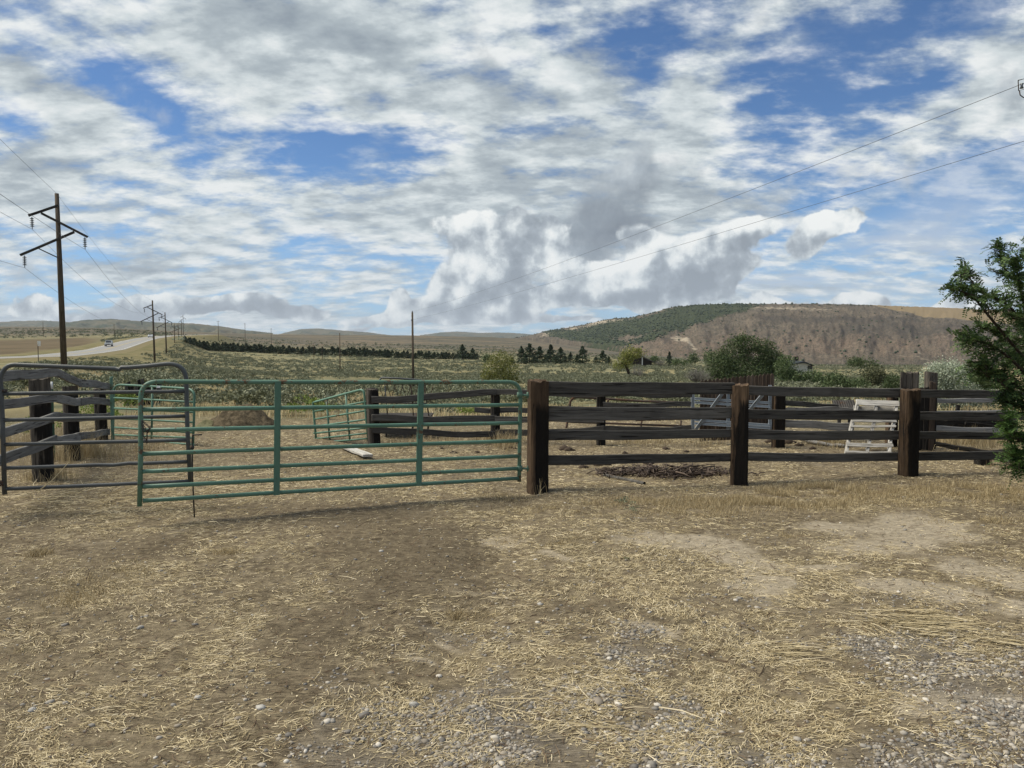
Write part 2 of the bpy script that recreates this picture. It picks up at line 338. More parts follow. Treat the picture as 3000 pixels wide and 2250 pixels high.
S_DUST = spots([(2150,1640,140,50,1.1),(2270,1720,100,30,1.),(2000,1590,120,30,.8),(2420,1540,200,22,.7),(2720,1545,110,35,1.1),(2500,1600,200,30,.7),(2650,1740,130,26,1.),(2850,1690,170,35,.9),(2950,1800,130,40,.9),(2620,2050,120,45,.9),(2780,2030,120,45,.8),
   (1600,1640,70,15,.7),(1900,1870,90,25,.8),(1300,1880,60,18,.7),(1270,1950,50,16,.8),(2950,2080,90,40,.6),(1500,1590,90,10,.6),(2380,1660,120,14,.8),(1380,1700,80,12,.5)])
S_BARE = spots([(1200,1600,230,90,1.),(1150,1760,170,110,.9),(950,1900,130,130,.8),(1050,1500,200,35,.8),(480,1610,170,28,.9),(120,1700,150,60,.6),(150,1900,110,90,.5),(700,1520,120,14,.6),(1330,1650,60,25,1.),(1700,1790,150,25,.7),(60,1560,110,30,.5),
   (2000,1900,150,45,.4),(2450,1960,150,50,.6),(2850,1500,150,30,.5),(950,2080,90,90,.4),(300,1360,60,10,.3)])
S_STRAW = spots([(1700,2060,150,120,1.),(1850,1700,330,90,.9),(2100,1880,300,110,1.),(2350,1700,150,60,.9),(2350,2050,170,110,.9),(1450,1900,160,90,.9),(600,1900,180,130,.8),(350,1690,220,60,.7),(650,1625,130,25,1.),(100,2150,250,100,.7),(620,2180,300,80,.8),
   (1330,1790,90,20,1.2),(2620,1810,130,60,1.2),(900,1720,60,70,.4),(1600,1500,150,30,.9),(1800,1550,120,25,.6),(300,1500,260,45,.8),(2050,2150,150,100,.8),(1000,1430,450,28,1.0),(700,1400,300,22,1.),(1250,2060,120,90,.6),(2620,1480,300,18,.6)])
def cover(X, Y):
    X = np.asarray(X, float); Y = np.asarray(Y, float)
    wx = X + (fbm(X*1.3, Y*1.3, 4, 31)-.5)*.9; wy = Y + (fbm(X*1.3, Y*1.3, 4, 57)-.5)*.9
    def ev(L):
        s = 0
        for (cx, cy, sx, sy, a) in L: s = s + a*np.exp(-(((wx-cx)/sx)**2+((wy-cy)/sy)**2))
        return s
    br = fbm(X*2.3, Y*2.3, 5, 71, .6)-.5
    grav = np.clip(ev(S_GRAV)+br*.9-.12, 0, 1); dust = np.clip(ev(S_DUST)*1.25+br*-1.3-.02, 0, 1); bare = ev(S_BARE)
    straw = np.clip(.38 + ev(S_STRAW)*.75 - bare*.55 - dust*.35 - grav*.25 + (fbm(X*1.1, Y*1.1, 5, 83, .6)-.5)*1.5, 0.02, 1.2)
    return straw, grav, dust, np.clip(bare, 0, 1)

# --- the ground sheet, in rings round the camera
rr = np.concatenate([[.4, 1.0, 1.7], np.geomspace(2.3, 18, 330), np.geomspace(18, 12000, 235)[1:]])
aa = np.concatenate([np.linspace(R(-41), R(41), 700), np.linspace(R(41), R(319), 60)[1:-1]])
RR, AA = np.meshgrid(rr, aa, indexing='ij'); GX = (RR*np.sin(AA)).ravel(); GY = (RR*np.cos(AA)).ravel(); GZ = H(GX, GY)
nr, na = RR.shape; idx = np.arange(nr*na).reshape(nr, na); nx = np.roll(idx, -1, 1)
quads = np.stack([idx[:-1], nx[:-1], nx[1:], idx[1:]], -1).reshape(-1, 4)[:, ::-1]
gme = raw_mesh('ground', np.stack([GX, GY, GZ], 1), quads, True)
st, gr_, du, ba = cover(GX, GY); rG = np.hypot(GX, GY); near = 1-sst(15, 22, rG + (fbm(GX/3, GY/3, 3, 2)-.5)*7)
attr(gme, 'cover', np.stack([st, gr_, du], 1))
xp = 1500 + F*np.where(GY > 1, GX/np.maximum(GY, 1), 0)            # picture column, to lay out the fields by direction
field_b = sst(180, 230, rG)*(1-sst(560, 640, rG))*(1-sst(230, 330, xp+(fbm(GX/40, GY/40, 2, 4)-.5)*60))*(GY > 0)
rb = np.full(GX.shape, 1e9)
for a, b in zip(ROAD, ROAD[1:]):
    vx, vy = b.x-a.x, b.y-a.y; t = np.clip(((GX-a.x)*vx+(GY-a.y)*vy)/(vx*vx+vy*vy), 0, 1); rb = np.minimum(rb, np.hypot(GX-a.x-t*vx, GY-a.y-t*vy))
verge = (1-sst(8, 26, rb + (fbm(GX/15, GY/15, 3, 6)-.5)*8))
attr(gme, 'land', np.stack([near, np.clip(field_b-verge, 0, 1), verge], 1))
tanf = sst(60, 90, rG)*(1-sst(700, 900, rG))*sst(2650, 2800, xp)*(GY > 0)*.8
bareb = sst(9, 11, GY)*ba
attr(gme, 'land2', np.stack([tanf, ba, bareb], 1))

def new_mat(name, rough=.9, spec=.2):
    m = bpy.data.materials.new(name); m.use_nodes = True; t = NT(m.node_tree)
    b = m.node_tree.nodes['Principled BSDF']; b.inputs['Roughness'].default_value = rough; b.inputs['Specular IOR Level'].default_value = spec
    return m, t, b
def bump(t, b, h, strength=.5, dist=.02):
    nd = t.new('ShaderNodeBump'); nd.inputs['Strength'].default_value = strength; nd.inputs['Distance'].default_value = dist
    t.put(nd.inputs['Height'], h); t.l.new(nd.outputs[0], b.inputs['Normal'])
gm, t, b = new_mat('ground_soil', .95, .1)
oc = t.new('ShaderNodeTexCoord').outputs['Object']
def at3(name):
    nd = t.new('ShaderNodeAttribute', attribute_name=name); s_ = t.new('ShaderNodeSeparateColor'); t.put(s_.inputs[0], nd.outputs['Color']); return s_.outputs
cs_, cg_, cdu = at3('cover'); ln, lf, lv = at3('land'); lt, lba, lbb = at3('land2')
nA = t.noise(oc, 1.6, 8, .62); nB = t.noise(oc, 14, 6, .65); nC = t.noise(oc, 70, 4, .7)
soil = t.mix(t.ss(nA, .35, .65), (.112, .089, .058), (.192, .155, .102))
soil = t.mix(t.ss(nB, .42, .70), soil, (.27, .222, .145))
soil = t.mix(t.m('MULTIPLY', t.ss(nB, .48, .30), .55), soil, (.060, .046, .030))
soil = t.mix(t.m('MULTIPLY', t.ss(nC, .56, .72), .55), soil, (.30, .25, .18))
soil = t.mix(t.m('MULTIPLY', t.ss(nC, .44, .30), .5), soil, (.05, .038, .026))
soil = t.mix(t.m('MULTIPLY', t.ss(cdu, .15, .75), .85), soil, t.mix(t.ss(nB, .3, .7), (.33, .28, .205), (.42, .365, .275)))
soil = t.mix(t.m('MULTIPLY', cg_, .55), soil, (.165, .150, .130))
soil = t.mix(t.m('MULTIPLY', t.m('ADD', lba, t.m('MULTIPLY', t.m('SUBTRACT', nA, .5), 2.2)), .45, clamp=True), soil, (.092, .073, .048))
# trampled straw worked into the soil: fine criss-cross flecks
f1 = t.noise(t.map(oc, (0,0,0), (0,0,.5), (9, 95, 1)), 1, 3, .6); f2 = t.noise(t.map(oc, (4,2,0), (0,0,-.7), (9, 90, 1)), 1, 3, .6); f3 = t.noise(t.map(oc, (1,8,0), (0,0,1.7), (10, 100, 1)), 1, 3, .6)
fl = t.m('MAXIMUM', t.ss(f1, .56, .68), t.m('MAXIMUM', t.ss(f2, .57, .69), t.ss(f3, .57, .69)))
soil = t.mix(t.m('MULTIPLY', fl, t.m('MINIMUM', t.m('MULTIPLY', cs_, 1.0), .9)), soil, t.mix(t.noise(oc, 5, 3), (.36, .29, .165), (.58, .49, .305)))
# open sage country farther off
nD = t.noise(oc, .035, 6, .6); nE = t.noise(oc, .25, 6, .65); vS = t.voro(t.map(oc, (0,0,0), (0,0,0), (1,1,.0)), .38); vT = t.voro(t.map(oc, (0,0,0), (0,0,0), (1,1,.0)), .11)
gras = t.mix(t.ss(nE, .38, .66), (.185, .16, .080), (.30, .255, .138))
gras = t.mix(t.m('MULTIPLY', t.ss(nD, .42, .62), .6), gras, (.155, .148, .085))
scrub = t.mix(t.ss(nE, .3, .7), (.100, .110, .066), (.165, .175, .110))
sgm = t.m('MULTIPLY', t.ss(t.m('ADD', vS, t.m('MULTIPLY', t.m('SUBTRACT', nE, .5), -.8)), .62, .34), t.ss(nD, .30, .50))
far = t.mix(t.m('MULTIPLY', sgm, .85), gras, scrub)
far = t.mix(lt, far, t.mix(nE, (.26, .20, .115), (.36, .285, .17)))
far = t.mix(lf, far, t.mix(t.ss(t.noise(oc, .06, 5), .35, .65), (.095, .074, .043), (.130, .100, .060)))
far = t.mix(lv, far, t.mix(t.ss(nE, .35, .65), (.105, .105, .045), (.20, .165, .085)))
cdist = t.vm('LENGTH', oc, out=1)
hill = t.ss(cdist, 520, 900)
hillc = t.mix(t.ss(t.noise(t.map(oc, (0,0,0), (0,0,0), (.6, 1, 1)), .012, 7, .65), .40, .62), (.085, .082, .062), (.175, .138, .092))
hillc = t.mix(t.m('MULTIPLY', t.ss(vT, .5, .25), .6), hillc, (.04, .045, .036))
far = t.mix(t.m('MULTIPLY', hill, t.m('SUBTRACT', 1., lf)), far, hillc)
allc = t.mix(ln, far, soil)
t.put(b.inputs['Base Color'], allc)
hh = t.m('ADD', t.m('MULTIPLY', nB, .5), t.m('ADD', t.m('MULTIPLY', nC, .28), t.m('MULTIPLY', fl, .22)))
bump(t, b, hh, .9, .035)
ground = link('ground', gme, gm); tag(ground, kind='structure')

# --- road
def ribbon(pts, offs, dz, name):
    v = []; f = []
    dense = []
    for a, b in zip(pts, pts[1:]):
        for k in range(12): dense.append(a.lerp(b, k/12))
    dense.append(pts[-1])
    arr = np.array(dense)
    for _ in range(3): arr[1:-1] = (arr[:-2]+2*arr[1:-1]+arr[2:])/4
    for i, p in enumerate(arr):
        q = arr[min(i+1, len(arr)-1)]-arr[max(i-1, 0)]; nrm = np.array([q[1], -q[0], 0]); nrm /= np.linalg.norm(nrm)
        for o in offs: v.append(p+nrm*o+np.array([0, 0, dz]))
    k = len(offs)
    for i in range(len(arr)-1):
        for j in range(k-1): f.append((i*k+j, i*k+j+1, (i+1)*k+j+1, (i+1)*k+j))
    return raw_mesh(name, v, f), arr
rm, t, b = new_mat('asphalt', .85, .3); oc = t.new('ShaderNodeTexCoord').outputs['Object']
t.put(b.inputs['Base Color'], t.mix(t.noise(oc, .5, 6, .6), (.20, .20, .195), (.29, .285, .275)))
me, _ = ribbon(ROAD, [-4.4, 0, 4.4], .25, 'road'); tag(link('road', me, rm), kind='structure')
sm_, t, b = new_mat('road_shoulder', .95, .1); oc = t.new('ShaderNodeTexCoord').outputs['Object']; t.put(b.inputs['Base Color'], t.mix(t.noise(oc, .8, 5), (.13, .115, .06), (.24, .20, .11)))
for sg in (-1, 1):
    me, _ = ribbon(ROAD, [4.4*sg, 9.8*sg], .24, 'road_shoulder'); co = np.array([v.co[:] for v in me.vertices]); co[1::2, 2] -= .9
    me.vertices.foreach_set('co', co.astype(np.float32).ravel()); tag(link('road_shoulder', me, sm_), kind='structure')
lm, t, b = new_mat('road_line_paint', .7); b.inputs['Base Color'].default_value = (.7, .7, .66, 1)
me, _ = ribbon(ROAD, [3.7, 3.86], .27, 'road_line'); tag(link('road_marking', me, lm), kind='structure')
me, _ = ribbon(ROAD, [-3.86, -3.7], .27, 'road_line'); tag(link('road_marking', me, lm), kind='structure')
ym, t, b = new_mat('yellow_line_paint', .7); b.inputs['Base Color'].default_value = (.55, .40, .08, 1)
me, _ = ribbon(ROAD, [-.1, .1], .27, 'road_line'); tag(link('road_marking', me, ym), kind='structure')

# ------------------------------------------------------------------ hills behind
def hill_range(name, xs, ridge, foot, d0, d1, amp, seed, nseg=500, mt=120, back=1.6, mat=None, power=.85, attrf=None, gull=1.0):
    ridge = sorted(ridge); foot = sorted(foot)
    X = np.linspace(xs[0], xs[1], nseg); T = np.concatenate([[-.06, -.03], np.linspace(0, 1, mt), np.linspace(1.02, back, 20)])
    XX, TT = np.meshgrid(X, T, indexing='ij')
    yr = np.interp(XX, *zip(*ridge)); yf = np.interp(XX, *zip(*foot)); D0 = np.interp(XX, *zip(*d0)); D1 = np.interp(XX, *zip(*d1))
    tt = np.clip(TT, 0, 1); n = fbm(XX/60+seed, tt*3+seed, 5, seed); d = D0 + (D1-D0)*TT
    yy = yf + (yr-yf)*tt**power
    b = (1125-yy)/F; az = -sp+b*cp; den = cp+b*sp; rz = az/den; rx = (XX-1500)/F/den
    z = EYE + rz*d
    # gullies running down the slope
    g = np.abs(fbm(XX/80+seed+ (n-.5)*1.2, tt*2.0, 5, seed+5)-.5)*2; g2 = np.abs(fbm(XX/28+seed, tt*4.6+n, 4, seed+9)-.5)*2
    env = np.sin(np.pi*np.clip(tt, 0, 1)**.9)
    z = z + env*amp*(gull*(g-.35)*1.3 + (g2-.3)*.22 + (n-.5)*.9)
    z = z - np.clip(TT-1, 0, None)**1.0*amp*3.0*(np.abs(TT-1) > 0)
    z = z + (fbm(XX/7, tt*9, 3, seed+3)-.5)*amp*.10
    z = z + np.minimum(TT, 0)*500
    px = rx*d; V_ = np.stack([px, d, z], -1).reshape(-1, 3); n1, n2 = XX.shape; id_ = np.arange(n1*n2).reshape(n1, n2)
    Q = np.stack([id_[:-1, :-1], id_[1:, :-1], id_[1:, 1:], id_[:-1, 1:]], -1).reshape(-1, 4)
    me = raw_mesh(name, V_, Q, True)
    attr(me, 'param', np.stack([(XX.ravel()-1000)/100, (yy.ravel()-900)/100, 0*XX.ravel()], 1))
    if attrf is not None:
        attr(me, 'zone', attrf(XX.ravel(), yy.ravel(), tt.ravel(), g.ravel())); xr_, yr_ = XX.ravel(), yy.ravel()
        def sp_z(L): return np.clip(sum(a*np.exp(-((((xr_-cx)*math.cos(ro)+(yr_-cy)*math.sin(ro))/sx)**2+((-(xr_-cx)*math.sin(ro)+(yr_-cy)*math.cos(ro))/sy)**2)) for cx, cy, sx, sy, ro, a in L), 0, 1)
        attr(me, 'zone2', np.stack([sp_z([(2015,1000,46,12,.8,.9),(1985,985,40,8,0,.6),(1800,940,110,5,-.08,.9),(1690,962,80,5,-.2,.8),(1870,954,16,5,0,.8),(2140,903,110,8,0,.55),(2350,903,160,8,0,.6),(1620,975,60,6,-.1,.6),(1850,1002,90,9,.1,.4),(2700,1048,50,22,.3,.5),(2360,1010,40,10,.4,.4)]),  # pale outcrops, and a sunlit patch painted into the colour along the rim
            sp_z([(1950,995,34,18,.3,.7),(2700,962,420,20,.02,.95),(2450,930,330,9,.02,.8),(2620,985,140,10,.1,.4),(2730,1010,60,8,.3,.5),(2300,935,120,6,0,.35),(2500,1000,120,12,.2,.3)]), 0*xr_], 1))
    tag(link(name, me, mat), kind='structure'); return V_.reshape(n1, n2, 3), XX, yy, tt
def hillmat(name, c1, c2, c3, sc, zones=False):
    m, t, b = new_mat(name, .95, .05); oc = t.new('ShaderNodeTexCoord').outputs['Object']; oc = t.scale(oc, sc)
    n1 = t.noise(oc, 1.2, 8, .65); n2 = t.noise(oc, 6, 6, .65); v = t.voro(oc, 26); n3 = t.noise(oc, 22, 4, .7)
    c = t.mix(t.ss(n1, .38, .62), c1, c2); c = t.mix(t.m('MULTIPLY', t.ss(n2, .50, .66), .7), c, c3)
    if zones:
        nd = t.new('ShaderNodeAttribute', attribute_name='zone'); s_ = t.new('ShaderNodeSeparateColor'); t.put(s_.inputs[0], nd.outputs['Color']); zg, zt, zr = s_.outputs
        c = t.mix(t.m('MULTIPLY', t.ss(t.m('ADD', zr, t.m('MULTIPLY', t.m('SUBTRACT', n2, .5), 1.6)), 0.35, 1.0), .6), c, t.mix(n3, (.175, .118, .086), (.210, .152, .112)))
        pa = t.new('ShaderNodeAttribute', attribute_name='param').outputs['Vector']; pn = t.noise(pa, 9, 5, .65); pn2 = t.noise(t.map(pa, sc=(1, 1.6, 1)), 1.7, 5, .6)
        v2 = t.voro(t.map(pa, sc=(1, 1.5, 1)), 19)
        c = t.mix(t.m('MULTIPLY', t.ss(pn2, .42, .62), .38), c, (.215, .165, .122)); c = t.mix(t.m('MULTIPLY', t.ss(t.m('ADD', v2, t.m('MULTIPLY', t.m('SUBTRACT', pn, .5), .9)), .56, .30), .60), c, (.048, .046, .036))
        c = t.mix(t.m('MULTIPLY', t.ss(pn, .56, .66), .35), c, (.30, .25, .185))
        c = t.mix(t.m('MULTIPLY', t.ss(n3, .54, .42), .55), c, (.062, .057, .045))
        nz2 = t.new('ShaderNodeAttribute', attribute_name='zone2'); s2 = t.new('ShaderNodeSeparateColor'); t.put(s2.inputs[0], nz2.outputs['Color'])
        c = t.mix(t.m('MULTIPLY', t.ss(t.m('ADD', s2.outputs[0], t.m('MULTIPLY', t.m('SUBTRACT', n2, .5), 1.6)), .45, .75), .75), c, (.42, .36, .275))
        c = t.mix(t.m('MULTIPLY', t.ss(t.m('ADD', s2.outputs[1], t.m('MULTIPLY', t.m('SUBTRACT', n2, .5), 1.2)), .4, .8), .55), c, (.055, .050, .045))
        pale = t.m('MULTIPLY', t.ss(n2, .60, .70), t.ss(n1, .48, .6)); c = t.mix(t.m('MULTIPLY', pale, .6), c, (.34, .28, .21))
        c = t.mix(t.ss(t.m('ADD', zt, t.m('MULTIPLY', t.m('SUBTRACT', n2, .5), .3)), .4, .6), c, t.mix(n2, (.20, .150, .088), (.255, .20, .12)))
        wood = t.ss(t.m('ADD', zg, t.m('MULTIPLY', t.m('SUBTRACT', n2, .5), 1.4)), .42, .60)
        c = t.mix(t.m('MULTIPLY', wood, .92), c, t.mix(t.ss(n3, .4, .62), (.022, .032, .018), (.060, .078, .040)))
        scat = t.m('MULTIPLY', t.ss(v, .26, .16), t.ss(t.m('ADD', zg, n1), .40, .8)); c = t.mix(t.m('MULTIPLY', scat, .9), c, (.022, .03, .018))
    else: c = t.mix(t.m('MULTIPLY', t.ss(n3, .54, .40), .4), c, tuple(.5*q for q in c1))
    t.put(b.inputs['Base Color'], c); bump(t, b, t.m('ADD', n3, n2), .55, 6.0)
    return m
RIDGE = [(1440,1004),(1480,995),(1545,984),(1588,973),(1640,963),(1675,958),(1733,946),(1787,934),(1852,930),(1906,917),(1960,902),(2033,893),(2123,890),(2195,890),(2453,891),(2562,894),(2700,899),(2858,905),(3000,915),(3400,940),(3900,980)]
FOOT = [(1440,1010),(1545,990),(1743,1006),(1870,1022),(1942,1034),(2100,1056),(2400,1074),(3000,1078),(3900,1080)]
def zone(x, y, tt, g):
    green = np.zeros_like(x); nn = fbm(x/40, y/14, 4, 44)-.5
    for (cx, cy, sx, sy, rot, a) in [(1700,985,110,16,.12,1.1),(1830,960,150,26,-.12,1.2),(1980,935,170,30,-.22,1.3),(2080,905,140,16,-.05,1.2),(1900,990,90,14,-.3,.7),(1760,1000,110,12,.12,.9)]:
        c, s = math.cos(rot), math.sin(rot); u = ((x-cx)*c+(y-cy)*s)/sx; v = (-(x-cx)*s+(y-cy)*c)/sy; green = np.maximum(green, a*np.exp(-(u*u+v*v)**1.5))
    green = np.where(tt > 1.0, .5*green, green)
    edge = np.interp(x, [2500, 2562, 2724, 2858, 3000, 3900], [880, 897, 929, 938, 948, 970]); tan = sst(-2, 3, edge-y)*(x > 2520)
    red = np.clip(.05+.75*np.exp(-((y-1010)/45)**2)*(x > 1850)+nn, 0, 1)*(1-sst(0, 10, 905-y))
    return np.stack([np.clip(green, 0, 1), tan, red], 1)
D0 = [(1440,3000),(1545,2800),(1743,2000),(1942,1400),(2100,1150),(2400,1080),(3900,1050)]
D1 = [(1440,3200),(1545,3150),(1743,2800),(1942,2500),(2200,2300),(3900,2200)]
MESA, MXX, MYY, MTT = hill_range('mesa', (1440, 3700), RIDGE, FOOT, D0, D1, 30, 21, 620, 170, 1.5, hillmat('mesa_slope', (.098, .083, .066), (.143, .120, .091), (.19, .158, .118), .012, True), .8, zone, .30)
hm = hillmat('far_hill_slope', (.055, .070, .050), (.125, .115, .078), (.17, .145, .105), .0035)
hill_range('far_hill', (-900, 320), [(-900,955),(-300,946),(0,943),(60,940),(130,939),(200,943),(320,962)], [(-900,985),(320,985)], [(-900,5200),(320,5200)], [(-900,7600),(320,7600)], 70, 3, 200, 40, mat=hm)
hill_range('far_hill', (120, 800), [(120,975),(165,955),(200,944),(250,937),(330,934),(400,940),(470,945),(560,947),(640,955),(720,967),(800,976)], [(120,988),(800,988)], [(120,3600),(800,3600)], [(120,5000),(800,5000)], 45, 8, 240, 50, mat=hm)
hill_range('far_hill', (800, 1160), [(800,984),(840,973),(880,964),(930,962),(990,967),(1080,974),(1160,984)], [(800,992),(1160,992)], [(800,6500),(1160,6500)], [(800,8200),(1160,8200)], 60, 12, 120, 30, mat=hm)
hill_range('far_hill', (1230, 1640), [(1230,982),(1290,974),(1340,971),(1400,975),(1460,974),(1500,975),(1560,980),(1640,990)], [(1230,992),(1640,992)], [(1230,8000),(1640,8000)], [(1230,9800),(1640,9800)], 60, 14, 120, 30, mat=hm)
# ------------------------------------------------------------------ materials for the things
def oinfo(t): return t.new('ShaderNodeObjectInfo').outputs['Random']
def wood(name, dark, mid, lite, axis='x', stain=None, stain_amt=0., rough=.9):
    m, t, b = new_mat(name, rough, .15); oc = t.new('ShaderNodeTexCoord').outputs['Object']; rnd = oinfo(t)
    off = t.new('ShaderNodeCombineXYZ'); t.put(off.inputs[0], t.m('MULTIPLY', rnd, 31.)); t.put(off.inputs[1], t.m('MULTIPLY', rnd, 17.)); t.put(off.inputs[2], t.m('MULTIPLY', rnd, 57.))
    v = t.vm('ADD', oc, off.outputs[0]); s = (2.2, 34, 34) if axis == 'x' else (34, 34, 2.2)
    g = t.noise(t.map(v, sc=s), 1., 6, .65, .4); g2 = t.noise(t.map(v, sc=tuple(q*.35 for q in s)), 1., 4, .6, .6); n = t.noise(v, 3., 4, .6)
    cr = t.ss(t.noise(t.map(v, sc=tuple(q*(.8 if q < 5 else 1.5) for q in s)), 1., 3, .5, .8), .40, .33)
    c = t.mix(t.ss(g, .25, .75), dark, mid); c = t.mix(t.m('MULTIPLY', t.ss(g2, .48, .78), .75), c, lite)
    c = t.mix(t.m('MULTIPLY', t.ss(n, .55, .7), .5), c, dark); c = t.mix(t.m('MULTIPLY', cr, .85), c, tuple(.3*q for q in dark))
    hv = t.new('ShaderNodeHueSaturation'); t.put(hv.inputs['Value'], t.m('MULTIPLY_ADD', rnd, .5, .75)); t.put(hv.inputs['Color'], c); c = hv.outputs[0]
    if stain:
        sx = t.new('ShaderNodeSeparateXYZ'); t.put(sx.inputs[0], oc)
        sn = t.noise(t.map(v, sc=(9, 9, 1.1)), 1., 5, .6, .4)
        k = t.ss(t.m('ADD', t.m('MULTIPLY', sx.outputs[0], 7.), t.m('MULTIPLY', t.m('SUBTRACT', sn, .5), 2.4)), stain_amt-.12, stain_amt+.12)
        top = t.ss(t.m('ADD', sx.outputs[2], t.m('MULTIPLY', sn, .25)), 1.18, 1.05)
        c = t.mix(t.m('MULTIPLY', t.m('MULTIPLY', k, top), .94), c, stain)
    t.put(b.inputs['Base Color'], c); bump(t, b, t.m('SUBTRACT', t.m('ADD', g, t.m('MULTIPLY', g2, .6)), t.m('MULTIPLY', cr, .9)), .8, .008); return m
M = {}
M['rail'] = wood('weathered_dark_board', (.052, .049, .045), (.104, .098, .088), (.155, .146, .132))
M['rail_pale'] = wood('weathered_grey_board', (.20, .19, .175), (.34, .33, .31), (.48, .465, .44))
M['rail_left'] = wood('silvered_board', (.105, .103, .098), (.19, .187, .178), (.29, .287, .275))
M['pallet'] = wood('bleached_pallet_wood', (.30, .285, .26), (.48, .465, .43), (.62, .60, .56))
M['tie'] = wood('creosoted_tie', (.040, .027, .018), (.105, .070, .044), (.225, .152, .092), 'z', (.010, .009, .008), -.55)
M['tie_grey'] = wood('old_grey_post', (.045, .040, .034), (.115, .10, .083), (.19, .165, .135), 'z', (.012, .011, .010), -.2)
M['picket'] = wood('brown_picket', (.050, .038, .030), (.115, .085, .064), (.185, .148, .118), 'z')
M['pole'] = wood('utility_pole_wood', (.055, .044, .034), (.12, .095, .07), (.18, .145, .11), 'z')
M['arm'] = wood('cross_arm_wood', (.035, .032, .030), (.065, .060, .055), (.10, .09, .08))
M['darkwood'] = wood('black_weathered_wood', (.012, .011, .010), (.030, .027, .024), (.055, .050, .044))
def paint(name, col, rust=.5, rough=.5, lo=.62, metal=0.):
    m, t, b = new_mat(name, rough, .45); oc = t.new('ShaderNodeTexCoord').outputs['Object']; rnd = oinfo(t)
    v = t.vm('ADD', oc, t.scale((7., 3., 5.), rnd)); n = t.noise(v, 5., 7, .7); n2 = t.noise(v, 40., 4, .65); n3 = t.noise(v, 1.3, 3, .5)
    c = t.mix(t.ss(n3, .35, .7), col, tuple(min(1, q*1.25+.012) for q in col)); c = t.mix(t.m('MULTIPLY', t.ss(n2, .5, .75), .35), c, tuple(q*.5 for q in col))
    r = t.ss(t.m('ADD', n, t.m('MULTIPLY', t.m('SUBTRACT', n2, .5), .35)), lo, lo+.08)
    c = t.mix(t.m('MULTIPLY', r, rust), c, t.mix(n2, (.055, .028, .016), (.16, .085, .045))); t.put(b.inputs['Base Color'], c)
    t.put(b.inputs['Roughness'], t.m('MULTIPLY_ADD', r, .35, rough)); b.inputs['Metallic'].default_value = metal; bump(t, b, t.m('ADD', n2, r), .25, .002); return m
M['green'] = paint('green_gate_paint', (.080, .172, .120), .9, .50, .615)
M['green_worn'] = paint('worn_green_paint', (.078, .160, .112), .9, .55, .55)
M['grey'] = paint('grey_gate_paint', (.057, .063, .064), .5, .5, .70)
M['galv'] = paint('galvanised_steel', (.30, .34, .38), .5, .45, .72, .35)
M['rust'] = paint('rusty_pipe', (.050, .034, .026), .8, .8, .50)
M['black'] = paint('blackened_steel', (.022, .020, .019), .6, .7, .55)
M['white'] = paint('white_label', (.72, .73, .72), .1, .6, .8)
def flat(name, col, rough=.6, spec=.4, metal=0., nsc=8., amp=.25):
    m, t, b = new_mat(name, rough, spec); oc = t.new('ShaderNodeTexCoord').outputs['Object']
    t.put(b.inputs['Base Color'], t.mix(t.noise(oc, nsc, 5, .6), tuple(q*(1-amp) for q in col), tuple(min(1., q*(1+amp)) for q in col))); b.inputs['Metallic'].default_value = metal; return m
M['insul'] = flat('porcelain', (.10, .115, .135), .25, .6); M['wire'] = flat('wire_metal', (.07, .075, .08), .6); M['glass'] = flat('window_glass', (.03, .035, .04), .1, .8)
M['car_a'] = flat('car_paint_silver', (.34, .36, .37), .3, .6); M['car_b'] = flat('car_paint_white', (.70, .71, .72), .3, .6); M['tyre'] = flat('tyre_rubber', (.02, .02, .02), .8)
M['lamp'] = flat('headlight_glass', (.75, .75, .72), .15, .8)
M['house'] = flat('dark_brown_siding', (.040, .033, .028), .9, .1, 0, 2.); M['roof'] = flat('grey_brown_roof', (.12, .115, .11), .9, .1, 0, 3.); M['roof_b'] = flat('slate_roof', (.045, .052, .06), .9, .1, 0, 3.)
M['stucco'] = flat('cream_wall', (.50, .48, .42), .9); M['trim'] = flat('white_trim', (.62, .62, .60), .7); M['trim_g'] = flat('green_trim', (.03, .07, .05), .7)
def leafm(name, cols, trans=.25, rough=.7, var=.35):
    m = bpy.data.materials.new(name); m.use_nodes = True; t = NT(m.node_tree); b = m.node_tree.nodes['Principled BSDF']; b.inputs['Roughness'].default_value = rough; b.inputs['Specular IOR Level'].default_value = .25
    ri = t.new('ShaderNodeNewGeometry').outputs['Random Per Island']; c = t.ramp(ri, [(i/(len(cols)-1), q) for i, q in enumerate(cols)])
    hv = t.new('ShaderNodeHueSaturation'); t.put(hv.inputs['Value'], t.m('MULTIPLY_ADD', oinfo(t), var, 1-var/2)); t.put(hv.inputs['Color'], c)
    t.put(b.inputs['Base Color'], hv.outputs[0])
    if trans > 0:
        tr = t.new('ShaderNodeBsdfTranslucent'); t.put(tr.inputs[0], hv.outputs[0]); mx = t.new('ShaderNodeMixShader'); mx.inputs[0].default_value = trans
        t.l.new(b.outputs[0], mx.inputs[1]); t.l.new(tr.outputs[0], mx.inputs[2]); t.l.new(mx.outputs[0], m.node_tree.nodes['Material Output'].inputs[0])
    return m
M['sage'] = leafm('sage_leaves', [(.085, .096, .058), (.155, .170, .105), (.225, .24, .155), (.30, .31, .215)], .1)
M['sage_b'] = leafm('sage_leaves_green', [(.065, .075, .040), (.12, .13, .065), (.18, .18, .10)], .1)
M['rabbit'] = leafm('rabbitbrush_leaves', [(.08, .12, .02), (.16, .22, .04), (.24, .30, .07)], .2)
M['conif'] = leafm('conifer_needles', [(.022, .038, .020), (.042, .064, .034), (.066, .092, .050)], 0.)
M['green_tree'] = leafm('dull_green_leaves', [(.035, .055, .020), (.065, .098, .038), (.10, .14, .058), (.14, .18, .085)], .2)
